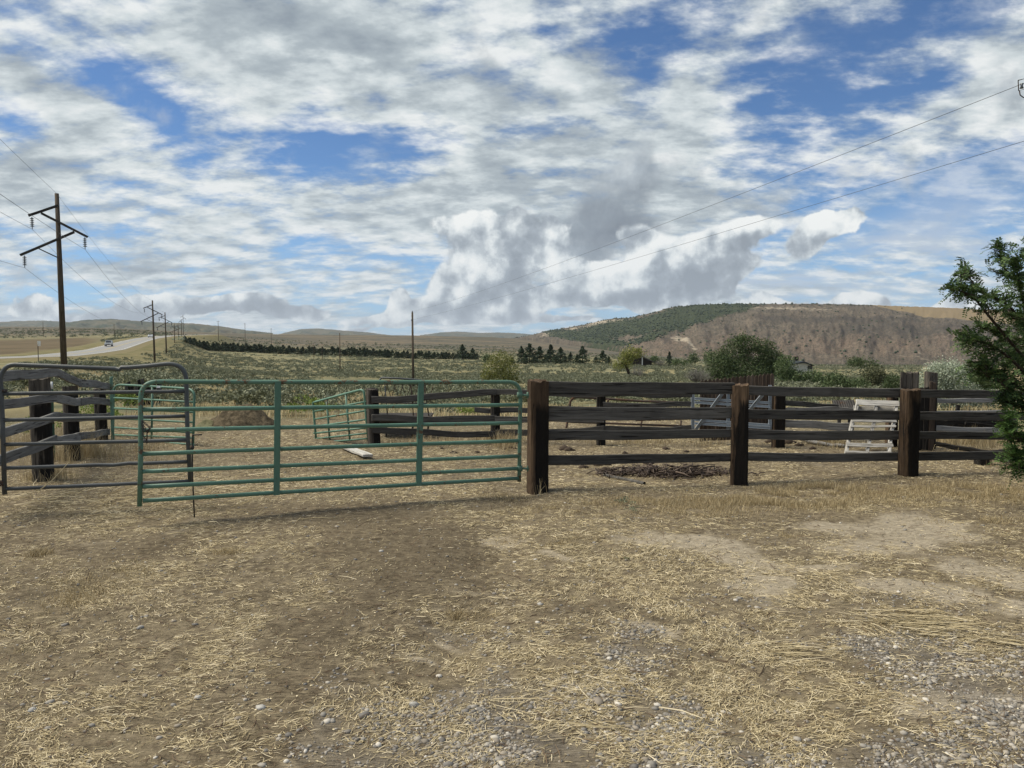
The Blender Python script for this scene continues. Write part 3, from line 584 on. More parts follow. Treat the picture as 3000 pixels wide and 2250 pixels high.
M['yg'] = leafm('yellow_green_leaves', [(.07, .09, .02), (.14, .165, .04), (.23, .24, .065), (.30, .29, .10)], .25)
M['silver'] = leafm('silver_leaves', [(.17, .205, .14), (.28, .32, .23), (.40, .44, .34), (.50, .54, .43)], .2)
M['locust'] = leafm('locust_leaves', [(.020, .042, .015), (.042, .078, .024), (.075, .12, .038), (.11, .16, .055)], .25)
M['locust_new'] = leafm('bright_locust_leaves', [(.035, .075, .018), (.07, .135, .03), (.115, .19, .05)], .3)
M['straw'] = leafm('straw', [(.21, .165, .088), (.385, .312, .178), (.51, .428, .262), (.69, .60, .42)], .1)
M['drygrass'] = leafm('dry_grass_blades', [(.24, .185, .10), (.40, .315, .175), (.52, .42, .25), (.62, .52, .33)], .2)
M['drystalk'] = leafm('brown_stalks', [(.07, .045, .028), (.15, .10, .06), (.22, .16, .09)], .1)
M['twig'] = leafm('dark_twigs', [(.035, .026, .021), (.070, .052, .042), (.12, .09, .07)], 0.)
M['deadtwig'] = leafm('grey_twigs', [(.10, .095, .085), (.18, .17, .155)], 0.)
M['pebble'] = leafm('pebbles', [(.13, .122, .112), (.215, .20, .18), (.28, .24, .19), (.17, .162, .15), (.40, .365, .31), (.24, .225, .20), (.30, .26, .205), (.62, .58, .51)], 0., .75)
M['bark'] = wood('bark', (.030, .022, .016), (.075, .055, .040), (.12, .09, .07), 'z')
M['dung'] = leafm('dry_dung', [(.035, .026, .020), (.075, .055, .040)], 0., .95)
dm_, t, b = new_mat('dark_earth', .95, .05); oc = t.new('ShaderNodeTexCoord').outputs['Object']; nn = t.noise(oc, 9, 6, .7); t.put(b.inputs['Base Color'], t.mix(t.ss(nn, .35, .65), (.055, .045, .030), (.155, .125, .083))); bump(t, b, nn, 1., .05); M['earth'] = dm_

# ------------------------------------------------------------------ builders
class MB:
    def __init__(s): s.v = []; s.f = []
    def add(s, v, f):
        n = len(s.v); s.v += [tuple(q) for q in v]; s.f += [tuple(i+n for i in q) for q in f]; return s
    def tube(s, pts, r, n=10, cap=True):
        pts = [Vector(p) for p in pts]; rs = r if isinstance(r, (list, tuple)) else [r]*len(pts); rings = []; up = None
        for i, p in enumerate(pts):
            d = (pts[min(i+1, len(pts)-1)]-pts[max(i-1, 0)]).normalized()
            if up is None:
                up = Vector((0, 0, 1)) if abs(d.z) < .9 else Vector((1, 0, 0))
            a = d.cross(up).normalized(); up = a.cross(d).normalized()
            rings.append([p + (a*math.cos(2*math.pi*k/n) + up*math.sin(2*math.pi*k/n))*rs[i] for k in range(n)])
        v = [q for r_ in rings for q in r_]; f = []
        for i in range(len(pts)-1):
            for k in range(n): f.append((i*n+k, i*n+(k+1)%n, (i+1)*n+(k+1)%n, (i+1)*n+k))
        if cap: f.append(tuple(range(n))[::-1]); f.append(tuple((len(pts)-1)*n+k for k in range(n)))
        s.add(v, f); return s
    def box(s, c, sz, rot=None):
        x, y, z = (q/2 for q in sz); v = [Vector((i*x, j*y, k*z)) for i in (-1, 1) for j in (-1, 1) for k in (-1, 1)]
        if rot is not None: v = [rot @ q for q in v]
        v = [q+Vector(c) for q in v]; s.add(v, [(0,1,3,2),(4,6,7,5),(0,4,5,1),(2,3,7,6),(0,2,6,4),(1,5,7,3)]); return s
    def lathe(s, prof, n=12, c=(0,0,0)):
        v = []; f = []
        for (r, z) in prof:
            for k in range(n): v.append((c[0]+r*math.cos(2*math.pi*k/n), c[1]+r*math.sin(2*math.pi*k/n), c[2]+z))
        for i in range(len(prof)-1):
            for k in range(n): f.append((i*n+k, i*n+(k+1)%n, (i+1)*n+(k+1)%n, (i+1)*n+k))
        s.add(v, f); return s
    def build(s, name, mat, parent=None, smooth=True, origin=None):
        me = bpy.data.meshes.new(name); o0 = Vector(origin) if origin is not None else (Vector(parent.location) if parent is not None else Vector((0,0,0)))
        me.from_pydata([tuple(Vector(q)-o0) for q in s.v], [], s.f); me.validate()
        if smooth:
            me.polygons.foreach_set('use_smooth', [len(p.vertices) == 4 for p in me.polygons])
        o = link(name, me, mat, parent)
        if parent is None: o.location = o0
        elif origin is not None: o.location = o0-Vector(parent.location)
        return o
def board(name, p0, p1, h, th, mat, parent=None, warp=.006, bow=0., seg=None, face=None, ends=True, taper=0.):
    """A sawn board lying along p0-p1, its wide face upright (or towards 'face'), in its own coordinates with x along the grain."""
    p0, p1 = Vector(p0), Vector(p1); d = p1-p0; L = d.length; x = d.normalized()
    nrm = Vector(face) if face is not None else Vector((0, -1, 0)); z = (Vector((0,0,1)) if face is None else nrm.cross(x)).normalized()
    y = z.cross(x).normalized(); z = x.cross(y).normalized()
    seg = seg or max(4, int(L/.12)); v = []; f = []; s1, s2, s3 = random.random()*9, random.random()*9, random.random()*9
    e = min(.006, th*.2); prof = [(-th/2+e, -h/2), (th/2-e, -h/2), (th/2, -h/2+e), (th/2, h/2-e), (th/2-e, h/2), (-th/2+e, h/2), (-th/2, h/2-e), (-th/2, -h/2+e)]
    for i in range(seg+1):
        u = i/seg; xx = -L/2+u*L; n1 = math.sin(u*6.1+s1)*warp*1.2+math.sin(u*13+s2)*warp*.6; n2 = math.sin(u*4.3+s3)*warp*1.5
        hs = 1 + random.uniform(-.02, .02); bz = -bow*4*u*(1-u)
        for (py, pz) in prof: v.append((xx + (random.uniform(-.01, .01) if i in (0, seg) and ends else 0), py+n2, pz*hs*(1-taper*u)+n1+bz))
    for i in range(seg):
        for k in range(8): f.append((i*8+k, i*8+(k+1)%8, (i+1)*8+(k+1)%8, (i+1)*8+k))
    f.append(tuple(range(8))[::-1]); f.append(tuple(seg*8+k for k in range(8)))
    me = bpy.data.meshes.new(name); me.from_pydata(v, [], f); o = link(name, me, mat, parent)
    mid = (p0+p1)/2; o.matrix_basis = Matrix.Translation(mid - (parent.location if parent is not None else Vector((0,0,0)))) @ Matrix((x, y, z)).transposed().to_4x4()
    return o
def post(name, base, h, wx, wy, mat, parent=None, rot=0., lean=(0,0), rough=.010, taper=.04, seed=None, sink=.12):
    """A sawn or split timber post, origin at the ground, grain along z, with ragged faces."""
    rs = np.random.default_rng(seed if seed is not None else random.randrange(9999)); nz = max(8, int((h+sink)/.05)); n = 28; v = []; f = []
    ph = rs.uniform(0, 9, 4)
    crack = rs.uniform(0, 2*math.pi, 4)
    for i in range(nz+1):
        z = -sink + (h+sink)*i/nz
        for k in range(n):
            a = 2*math.pi*k/n; ca, sa = math.cos(a), math.sin(a); q = (abs(ca)**6+abs(sa)**6)**(-1/6)
            rr_ = 1 - taper*i/nz + rs.normal(0, .010) + .02*math.sin(a*3+ph[0]+z*2) + .012*math.sin(a*7+ph[1]+z*.8)
            for c in crack:
                dlt = abs((a-c-.10*math.sin(z*3+c)+math.pi) % (2*math.pi)-math.pi); rr_ -= .055*math.exp(-(dlt/.09)**2)
            top = rs.normal(0, .006) if i == nz else 0
            v.append((ca*q*wx/2*rr_ + lean[0]*z, sa*q*wy/2*rr_ + lean[1]*z, z + top + (.012*math.sin(a+ph[2]) if i == nz else 0)))
    for i in range(nz):
        for k in range(n): f.append((i*n+k, i*n+(k+1)%n, (i+1)*n+(k+1)%n, (i+1)*n+k))
    v.append((lean[0]*h, lean[1]*h, h-.006)); c_ = len(v)-1
    for k in range(n): f.append((nz*n+k, nz*n+(k+1)%n, c_))
    me = bpy.data.meshes.new(name); me.from_pydata(v, [], f); o = link(name, me, mat, parent)
    o.location = Vector(base) - (parent.location if parent is not None else Vector((0,0,0))); o.rotation_euler = (0, 0, rot)
    return o
def cards(cent, size, aspect=.5, seed=0, up=0., axis=None, curl=.15, sv=.4):
    """leaf-shaped quads (two triangles folded a little) at the given centres"""
    g = np.random.default_rng(seed); n = len(cent); a = g.normal(size=(n, 3)) if axis is None else axis+g.normal(size=(n, 3))*.35
    a[:, 2] += up; a /= np.linalg.norm(a, axis=1, keepdims=True); r_ = g.normal(size=(n, 3)); b_ = np.cross(a, r_); b_ /= np.linalg.norm(b_, axis=1, keepdims=True)+1e-9
    nrm = np.cross(a, b_); s = (size*(1+sv*(g.random(n)*2-1)))[:, None] if np.ndim(size) == 0 else size[:, None]
    v = np.stack([cent-a*s*.5, cent+b_*s*aspect*.5+nrm*s*curl, cent+a*s*.5, cent-b_*s*aspect*.5+nrm*s*curl], 1).reshape(-1, 3)
    return v, np.arange(4*n).reshape(n, 4)
def blob_points(blobs, n, seed=0, hollow=.35, clump=0.55, csize=.5):
    """points in the shells of several ellipsoids (cx, cy, cz, rx, ry, rz), gathered in clumps"""
    g = np.random.default_rng(seed); vol = np.array([b[3]*b[4]*b[5] for b in blobs])**(2/3); k = g.choice(len(blobs), n, p=vol/vol.sum()); B = np.array(blobs, float)[k]
    d = g.normal(size=(n, 3)); d /= np.linalg.norm(d, axis=1, keepdims=True); rad = (hollow**3+(1-hollow**3)*g.random(n))**(1/3)
    p = B[:, :3] + d*rad[:, None]*B[:, 3:6]
    nc = max(6, int(n/40)); cc = p[g.choice(n, nc)]; j = g.integers(0, nc, n); use = g.random(n) < clump
    p[use] = cc[j[use]] + g.normal(size=(use.sum(), 3))*csize*.5
    return p
def np_obj(name, v, f, mat, parent=None, loc=None, smooth=False):
    return link(name, raw_mesh(name, v, f, smooth), mat, parent, loc)
def copy_tree(o, parent=None):
    c = o.copy(); C.objects.link(c); c.parent = parent
    for ch in [q for q in bpy.data.objects if q.parent == o]: copy_tree(ch, c)
    return c
# ------------------------------------------------------------------ the near gates
def zm(ox, oy): return lambda x, y: (ox+x/2.765, oy+y/2.765)
z1, z2, z3, z4, z5, z6, z7 = zm(0,1000), zm(800,1000), zm(1500,1000), zm(2200,1000), zm(0,500), zm(1400,850), zm(2200,650)
def Pz(z, x, y, Y): return P(*z(x, y), Y)
def arc(p0, corner, p1, n=8):
    p0, c, p1 = Vector(p0), Vector(corner), Vector(p1)
    return [p0*(1-u)**2 + c*2*u*(1-u) + p1*u*u for u in [i/n for i in range(n+1)]]
def line(a, b, n=2, sag=0., jit=0.):
    a, b = Vector(a), Vector(b); return [a.lerp(b, i/n)+Vector((0, 0, -sag*4*(i/n)*(1-i/n)+(random.uniform(-jit, jit) if 0 < i < n else 0))) for i in range(n+1)]

# main green gate: seven bars between a rounded frame, hung on the tie post
YL, YR = 7.15, 8.72
yl = [1118, 1200, 1261, 1330, 1382, 1426, 1467]; yr = [1119, 1186, 1239, 1291, 1336, 1372, 1401]
xl, xr = 411, 1523
gL = [P(xl + (y-1118)*.006, y, YL) for y in yl]; gR = [P(xr+2-(y-1118)*.014, y, YR) for y in yr]
gate = thing('green_gate', (gR[-1].x, gR[-1].y, 0), 'long green seven-bar tube gate closed between the grey gate and the dark tie post', 'gate')
rt = .0215
ax = (gR[0]-gL[0]).normalized()
pts = [P(xl-2, 1483, YL), gL[3], gL[0]-Vector((0,0,.17))]
pts += arc(gL[0]-Vector((0,0,.16)), gL[0], gL[0]+ax*.16) + line(gL[0]+ax*.16, gR[0]-ax*.16, 6, .004)[1:-1] + arc(gR[0]-ax*.16, gR[0], gR[0]-Vector((0,0,.16)))
pts += [gR[3], P(1521, 1411, YR)]
MB().tube(pts, .0225, 14).build('frame', M['green_worn'], gate)
for i in range(1, 7): MB().tube(line(gL[i]+ax*.015, gR[i]-ax*.015, 10, .003*random.uniform(-1, 1), .0012), rt*.97, 12).build('bar', M['green'], gate)
for (xt, yt, xb, yb) in ((813, 1117, 809, 1448), (1233, 1117, 1226, 1420)):
    u = (xt-xl)/(xr-xl); Yd = 1/((1-u)/YL+u/YR)            # the depth along a straight line seen in perspective
    a = P(xt, yt, Yd-.03); b_ = P(xb, yb+3, Yd-.03); mb = MB(); rot = Matrix((ax, ax.cross(Vector((0,0,1))), Vector((0,0,1)))).transposed()
    d = (b_-a); n = 12
    mb.box((a+b_)/2, (.050, .012, d.length), Matrix((ax, (a-b_).normalized().cross(ax), (a-b_).normalized())).transposed())
    for sgn in (-1, 1): mb.box((a+b_)/2+ax*.025*sgn+Vector((0,.012,0)), (.008, .036, d.length), Matrix((ax, (a-b_).normalized().cross(ax), (a-b_).normalized())).transposed())
    mb.build('upright_brace', M['green'], gate, smooth=False)
for yy in (1157, 1372):
    p = P(1524, yy, YR); MB().tube([p+Vector((-.005,0,-.03)), p+Vector((-.005,0,.03))], .031, 12).tube([p+Vector((.02,0,0)), p+Vector((.10,.03,-.01))], .012, 8).tube([p+Vector((.085,.03,-.04)), p+Vector((.085,.03,.03))], .011, 8).build('hinge', M['green_worn'], gate)
# chain hanging from the latch end
def chain(name, pts, parent, rl=.014, rw=.0032, mat='black'):
    mb = MB(); tot = 0
    for a, b_ in zip(pts, pts[1:]):
        a, b_ = Vector(a), Vector(b_); n = max(1, int((b_-a).length/(rl*1.5)))
        for i in range(n):
            c = a.lerp(b_, (i+.5)/n); d = (b_-a).normalized(); s_ = d.cross(Vector((0,1,0)) if (tot % 2) else Vector((.7,.7,.1))).normalized()
            mb.tube([c + d*rl*math.cos(t_)+s_*rl*.55*math.sin(t_) for t_ in [2*math.pi*k/8 for k in range(9)]], rw, 5, False); tot += 1
    return mb.build(name, M[mat], parent)
q = [Pz(z1, 1160, 650, YL), Pz(z1, 1215, 700, YL-.03), Pz(z1, 1190, 735, YL-.04), Pz(z1, 1165, 690, YL-.04), Pz(z1, 1150, 640, YL-.03)]
chain('chain', q + [Pz(z1, 1160, 760, YL-.03), Pz(z1, 1188, 825, YL-.03), Pz(z1, 1192, 740, YL-.03), Pz(z1, 1222, 690, YL-.03)], gate)

# grey gate with the kinked top tube, behind the green one
YA, YB = 7.62, 8.02
gg = thing('grey_gate', (P(10, 1448, YA).x, YA, 0), 'grey blue six-bar gate with kinked top rail crossing the green gate at left', 'gate')
def g1(x, y): u = (x-25)/(1540-25); return Pz(z1, x, y, 1/((1-u)/YA+u/YB))
top = [g1(38, 1240), g1(22, 700), g1(10, 400)] + arc(g1(2, 370), g1(-2, 190), g1(120, 190))[1:] + [g1(500, 205), g1(930, 222), g1(968, 230), g1(985, 212), g1(1020, 214), g1(1200, 200)] + arc(g1(1340, 184), g1(1490, 172), g1(1508, 300)) + [g1(1518, 700), g1(1542, 1140)]
MB().tube(top, .0225, 14).build('frame', M['grey'], gg)
for (a, b_, c, kink) in ((425, 405, 1500, 0), (638, 605, 1508, 0), (836, 800, 1515, 0), (1028, 975, 1525, 1), (1197, 1133, 1535, 0)):
    p = line(g1(28, a), g1(c, b_), 12, 0, .0012)
    if kink: p[7] += Vector((0, 0, -.008)); p[8] += Vector((0, 0, .006))
    MB().tube(p, .0195, 12).build('bar', M['grey'], gg)
MB().box(g1(30, 400), (.05, .04, .03)).tube([g1(-10, 400), g1(40, 400)], .012, 8).build('hinge', M['black'], gg)
MB().box(g1(5, 1150), (.07, .05, .05)).build('hinge', M['black'], gg)
# thin drop rod between the two gates
rd = MB().tube([Pz(z1, 1635, 757, 7.5), Pz(z1, 1560, 758, 7.5), Pz(z1, 1556, 800, 7.5), Pz(z1, 1560, 1100, 7.5), P(570, 1520, 7.48)+Vector((0,0,-.05))], .0075, 8)
rd.box(Pz(z1, 1556, 860, 7.5), (.03, .03, .035)); o = rd.build('drop_rod', M['black'], origin=P(570, 1520, 7.48)); tag(o, 'thin rusty black drop rod stuck in the soil where the green and grey gates overlap', 'rod')

# ------------------------------------------------------------------ silvered board fence on the left
lf = thing('board_fence', (-5.9, 9.6, 0), 'silvery weathered board fence running away behind the grey gate', 'fence')
for (x, yb, w_, yt, sd) in ((128, 1410, .225, 1108, 3), (213, 1350, .20, 1132, 4), (299, 1292, .19, 1140, 5)):
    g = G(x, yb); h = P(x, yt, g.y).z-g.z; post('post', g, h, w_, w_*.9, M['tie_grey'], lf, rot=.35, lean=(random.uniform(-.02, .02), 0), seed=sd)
st_ = [(-75, 7.3), (160, 9.42), (232, 11.0), (318, 13.4)]
rows = [[(225, 315), (252, 252), (340, 340), (367, 367)], [(520, 520), (458, 458), (487, 487), (493, 493)], [(800, 800), (615, 615), (620, 618), (600, 605)], [(1060, 1060), (800, 800), (768, 768), (735, 735)]]
for r_ in rows:
    ys = [q[0] if i else q[1] for i, q in enumerate(r_)]
    ys = [r_[0][0] if False else ys[0]] + [q[0] for q in r_[1:]]
    for k in range(3):
        a = P(st_[k][0], 1000+ys[k]/2.765, st_[k][1]); b_ = P(st_[k+1][0], 1000+ys[k+1]/2.765, st_[k+1][1])
        nf = Vector(((b_-a).y, -(b_-a).x, 0)).normalized()
        board('board', a+nf*.006*k, b_+(b_-a).normalized()*.03+nf*.006*k, random.uniform(.100, .118), .035, M['rail_left'], lf, warp=.005, bow=random.uniform(-.012, .018), face=nf)
# steel T-post beside it
tp = thing('steel_post', G(159, 1345), 'slim green steel fence post with a white cap beside the silvery board fence', 'fence post')
b0 = Vector(tp.location); hh_ = P(159, 1128, b0.y).z
MB().box(b0+Vector((0, 0, hh_/2-.1)), (.035, .006, hh_+.1)).box(b0+Vector((0, -.014, hh_/2-.1)), (.006, .024, hh_+.1)).build('shaft', M['green_worn'], tp, False)
MB().lathe([(0, hh_+.05), (.016, hh_+.048), (.018, hh_-.06), (.0, hh_-.06)], 8, (b0.x, b0.y, 0)).build('cap', M['white'], tp)

# ------------------------------------------------------------------ main dark rail fence with railway-tie posts
pA, pB, pC = G(1575, 1438), G(2164, 1419), G(2660, 1399)
mf = thing('rail_fence', pA, 'dark four-rail fence with three thick railway-tie posts right of the green gate', 'fence')
for (p, yt, wd, rot, sd) in ((pA, 1115, .262, .30, 21), (pB, 1127, .235, -.18, 22), (pC, 1142, .235, .12, 23)):
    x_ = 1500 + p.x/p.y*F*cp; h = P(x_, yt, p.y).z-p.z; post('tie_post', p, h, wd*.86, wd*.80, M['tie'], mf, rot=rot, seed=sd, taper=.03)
def rail(name, a, b_, h, parent, mat, th=.04, **k): return board(name, a, b_, h, th, mat, parent, **k)
RA = [(1137, 42), (1211, 42), (1275, 30), (1348, 30)]
rowsAB = [((300, 379, 118), (1765, 382, 75)), ((295, 585, 118), (1760, 580, 76)), ((292, 763, 84), (1757, 745, 80)), ((292, 962, 84), (1757, 938, 76))]
for (x0, y0, h0), (x1, y1, h1) in rowsAB:
    Y0, Y1 = pA.y-.02, pB.y-.13; a = Pz(z3, x0-8, y0, Y0+.05); b_ = Pz(z3, x1+30, y1, Y1+.14); board('rail', a, b_, h0/2.765/F*Y0*.97, .04, M['rail'], mf, taper=.15, bow=.004, warp=.003)
rowsBC = [((1890, 392, 76), (1200, 418, 75)), ((1890, 584, 78), (1200, 597, 75)), ((1890, 750, 78), (1200, 760, 72)), ((1890, 932, 66), (1200, 935, 70))]
for (x0, y0, h0), (x1, y1, h1) in rowsBC:
    a = Pz(z3, x0-60, y0, pB.y+.12); b_ = Pz(z4, x1+20, y1, pC.y+.12); board('rail', a, b_, (h0+h1)/2/2.765/F*pC.y, .04, M['rail'], mf, bow=.01, warp=.003)
rowsCD = [((1340, 425, 70), (2120, 423, 66)), ((1340, 600, 80), (2120, 605, 62)), ((1340, 762, 66), (2120, 762, 58)), ((1340, 930, 70), (2120, 919, 70))]
for (x0, y0, h0), (x1, y1, h1) in rowsCD:
    a = Pz(z4, x0-50, y0, pC.y+.14); b_ = Pz(z4, x1+620, y1+(y1-y0)*.4, pC.y+.55); board('rail', a, b_, (h0+h1)/2/2.765/F*pC.y, .04, M['rail'], mf, bow=.004, warp=.003)
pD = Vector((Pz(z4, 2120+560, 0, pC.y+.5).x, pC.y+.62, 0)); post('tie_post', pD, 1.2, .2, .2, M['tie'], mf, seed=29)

# ------------------------------------------------------------------ fence across the back of the corral
p1_, p2_, p3_ = G(1096, 1306), G(1451, 1294), G(1760, 1302)
bf = thing('rail_fence', p1_, 'sagging dark rail fence across the back of the corral beyond the green gate', 'fence')
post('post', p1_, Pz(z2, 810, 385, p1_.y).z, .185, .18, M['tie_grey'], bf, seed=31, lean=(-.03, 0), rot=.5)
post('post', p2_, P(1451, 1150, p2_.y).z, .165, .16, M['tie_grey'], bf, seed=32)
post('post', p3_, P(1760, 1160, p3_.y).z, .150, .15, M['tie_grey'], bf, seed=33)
d1, d2, d3 = p1_.y-.12, p2_.y-.12, p3_.y-.12
for (a, b_, h) in ((z2(800, 473)+(d1,), z2(1805, 413)+(d2,), .105), (z2(800, 620)+(d1,), z2(1805, 628)+(d2,), .105), (z2(805, 722)+(d1,), z2(1810, 752)+(d2,), .095),
                   (z2(1800, 412)+(d2,), z3(745, 425)+(d3,), .09), (z2(1800, 627)+(d2,), z3(745, 630)+(d3,), .10), (z2(1800, 748)+(d2,), z3(745, 712)+(d3,), .10), (z2(1632, 552)+(d2+.1,), z3(300, 560)+(d2+.1,), .085),
                   (z3(738, 426)+(d3,), z3(1455, 428)+(d3-.05,), .085), (z3(738, 513)+(d3,), z3(1450, 512)+(d3-.05,), .080), (z3(738, 710)+(d3,), z3(1450, 702)+(d3-.05,), .080)):
    board('rail', P(*a), P(*b_), h*1.06, .035, M['rail'], bf, warp=.01, bow=.01)
# vertical-board gate stiffened with galvanised channels, and its brown post
yg = lambda u: 13.05 - .65*u
bg = thing('board_gate', G(2030, 1295), 'brown picket board gate braced with galvanised steel channels and diagonals beside an orange-brown post', 'gate')
n = 19
for i in range(n):
    u0 = i/n; x = 2050 + (2266-2050)*(u0+.5/n); Yd = yg(u0)+.06; topy = 1113-20*u0+random.uniform(-2, 2); tz = P(x, topy, Yd).z; bz = P(x, 1292-8*u0, Yd).z; w_ = (2266-2050)/n/F*Yd*.95
    cx = P(x, 1200, Yd).x; b2 = MB(); e = .03; th = .018
    prof = [(-w_/2, bz), (w_/2, bz), (w_/2, tz-e), (w_/2-e*.8, tz), (-w_/2+e*.8, tz), (-w_/2, tz-e)]
    v = [(cx+px, Yd+s*th/2, pz) for s in (-1, 1) for px, pz in prof]; f = [tuple(range(6)), tuple(range(11, 5, -1))]+[(k, (k+1) % 6+0, (k+1) % 6+6, k+6)[::-1] for k in range(6)]
    b2.add(v, f); o = b2.build('picket', M['picket'], bg, False, origin=(cx, Yd, 0))
def channel(a, b_, w_, name='brace'):
    a, b_ = Vector(a), Vector(b_); d = (b_-a).normalized(); s_ = d.cross(Vector((0,-1,0))).normalized(); L = (b_-a).length; y_ = d.cross(s_); rot = Matrix((d, s_, y_)).transposed(); m_ = MB(); c = (a+b_)/2
    m_.box(c+Vector((0,.012,0)), (L, w_, .004), rot)
    for sg in (-1, 1): m_.box(c+s_*w_/2*sg, (L, .006, .028), rot)
    m_.box(c, (L, w_*.22, .006), rot); return m_.build(name, M['galv'], bg, False)
for xz, u in ((1464, 0), (1751, .45), (2090, 1.)):
    x = 1500+xz/2.765; channel(P(x, 1128, yg(u)), P(x, 1258, yg(u)), .040 if u else .05, 'channel_upright')
for (ya, yb) in ((470, 480), (500, 510), (642, 690), (670, 712)): channel(Pz(z3, 1480, ya-6, yg(0)-.03), Pz(z3, 2095, ya+28 if ya < 600 else yb-10, yg(1)-.03), .034, 'channel_bar')
channel(Pz(z3, 1490, 712, yg(0)-.06), Pz(z3, 1720, 400, yg(.4)-.06), .045, 'diagonal'); channel(Pz(z3, 1935, 545, yg(.7)-.06), Pz(z3, 2065, 390, yg(.95)-.06), .045, 'diagonal')
channel(Pz(z3, 1790, 712, yg(.45)-.06), Pz(z3, 1935, 545, yg(.7)-.06), .045, 'diagonal')
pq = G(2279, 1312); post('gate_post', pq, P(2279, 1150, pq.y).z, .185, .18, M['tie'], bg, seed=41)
# pale boards and picket cluster further right
rb_ = thing('board_fence', G(2690, 1322), 'pale grey board fence with a cluster of tall round-topped boards behind the third tie post', 'fence')
for (a, b_, h) in ((z4(262, 548)+(12.5,), z4(870, 552)+(12.6,), .062), (z4(250, 668)+(12.5,), z4(830, 690)+(12.6,), .125), (z4(1340, 476)+(12.3,), z4(2070, 480)+(12.9,), .075), (z4(1340, 574)+(12.3,), z4(2150, 580)+(12.9,), .07), (z4(1340, 708)+(12.3,), z4(2160, 718)+(12.9,), .085)):
    board('rail', P(*a), P(*b_), h, .03, M['rail_pale'], rb_, warp=.008)
board('rail', Pz(z4, 270, 500, 12.8), Pz(z4, 700, 530, 13.0), .09, .03, M['rail'], rb_)
for (x0, x1, yt) in ((1193, 1239, 255), (1241, 1290, 252), (1293, 1343, 252), (1350, 1383, 380), (1385, 1428, 375), (1430, 1482, 330)):
    Yd = 12.15; a = Pz(z4, (x0+x1)/2, 890, Yd); w_ = (x1-x0)/2.765/F*Yd*.97; tz = Pz(z4, 0, yt, Yd).z
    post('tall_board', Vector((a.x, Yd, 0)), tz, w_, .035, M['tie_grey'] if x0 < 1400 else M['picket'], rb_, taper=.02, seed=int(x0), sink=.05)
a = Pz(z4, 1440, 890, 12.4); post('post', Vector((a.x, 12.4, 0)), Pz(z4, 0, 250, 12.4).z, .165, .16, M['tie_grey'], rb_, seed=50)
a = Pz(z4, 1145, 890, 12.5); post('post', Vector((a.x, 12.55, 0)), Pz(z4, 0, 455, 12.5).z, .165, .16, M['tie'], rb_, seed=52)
lowd = thing('board_fence', Pz(z4, 1700, 700, 13.6), 'low blackened board fence behind the pale grey boards on the right', 'fence'); lowd.location.z = 0
for i in range(16):
    x = 1490+i*42; a = Pz(z4, x, 690, 13.6); post('board', Vector((a.x, 13.6, 0)), Pz(z4, 0, 640+random.uniform(-4, 4), 13.6).z, .19, .03, M['darkwood'], lowd, seed=60+i, sink=.05)
board('rail', Pz(z4, 1735, 665, 13.5), Pz(z4, 2110, 700, 13.5), .05, .06, M['darkwood'], lowd)
a = Pz(z4, 1673, 600, 13.8); post('post', Vector((a.x, 13.8, 0)), Pz(z4, 0, 515, 13.8).z, .06, .06, M['darkwood'], lowd, seed=90)
o = board('fallen_board', Pz(z4, 1500, 845, 12.0), Pz(z4, 2090, 905, 11.4), .06, .10, M['darkwood'], warp=.02); tag(o, 'long blackened board lying low in dry grass under the right rails', 'board')
o = board('fallen_board', Pz(z4, 1830, 955, 10.9)+Vector((0,0,.03)), Pz(z4, 2120, 985, 10.6)+Vector((0,0,.03)), .035, .14, M['rail'], warp=.01); tag(o, 'short dark board lying on the ground near the tree at right', 'board')
stp = G(2878, 1362); o = post('stump', stp, .13, .20, .16, M['darkwood'], seed=77, sink=.1); tag(o, 'squat black timber stump under the bottom rail near the tree', 'stump')

# leaning pallet
pal = thing('pallet', G(2545, 1327), 'bleached white wooden pallet leaning behind the rails left of the third tie post', 'pallet')
BL, BR, TL, TR = Pz(z4, 762, 905, 11.75), Pz(z4, 1132, 903, 11.75), Pz(z4, 857, 480, 12.35), Pz(z4, 1197, 492, 12.35)
for p in (BL, BR): p.z = max(p.z, .02)
def pp(u, v): return BL.lerp(BR, u).lerp(TL.lerp(TR, u), v)
nf = (BR-BL).cross(TL-BL).normalized(); nf = nf if nf.y < 0 else -nf
for u in (.03, .5, .97): board('stringer', pp(u, 0)-nf*.03, pp(u, 1)-nf*.03, .04, .085, M['pallet'], pal, face=nf)
for v, h in ((.95, .105), (.60, .065), (.485, .038), (.25, .045), (.135, .065), (.0, .035)): board('slat', pp(-.01, v)+nf*.022, pp(1.01, v+random.uniform(-.006, .006))+nf*.022, h, .016, M['pallet'], pal, face=nf, warp=.004)
for v in (.92,): board('back_slat', pp(0, v)-nf*.085, pp(1, v)-nf*.085, .09, .016, M['pallet'], pal, face=nf)
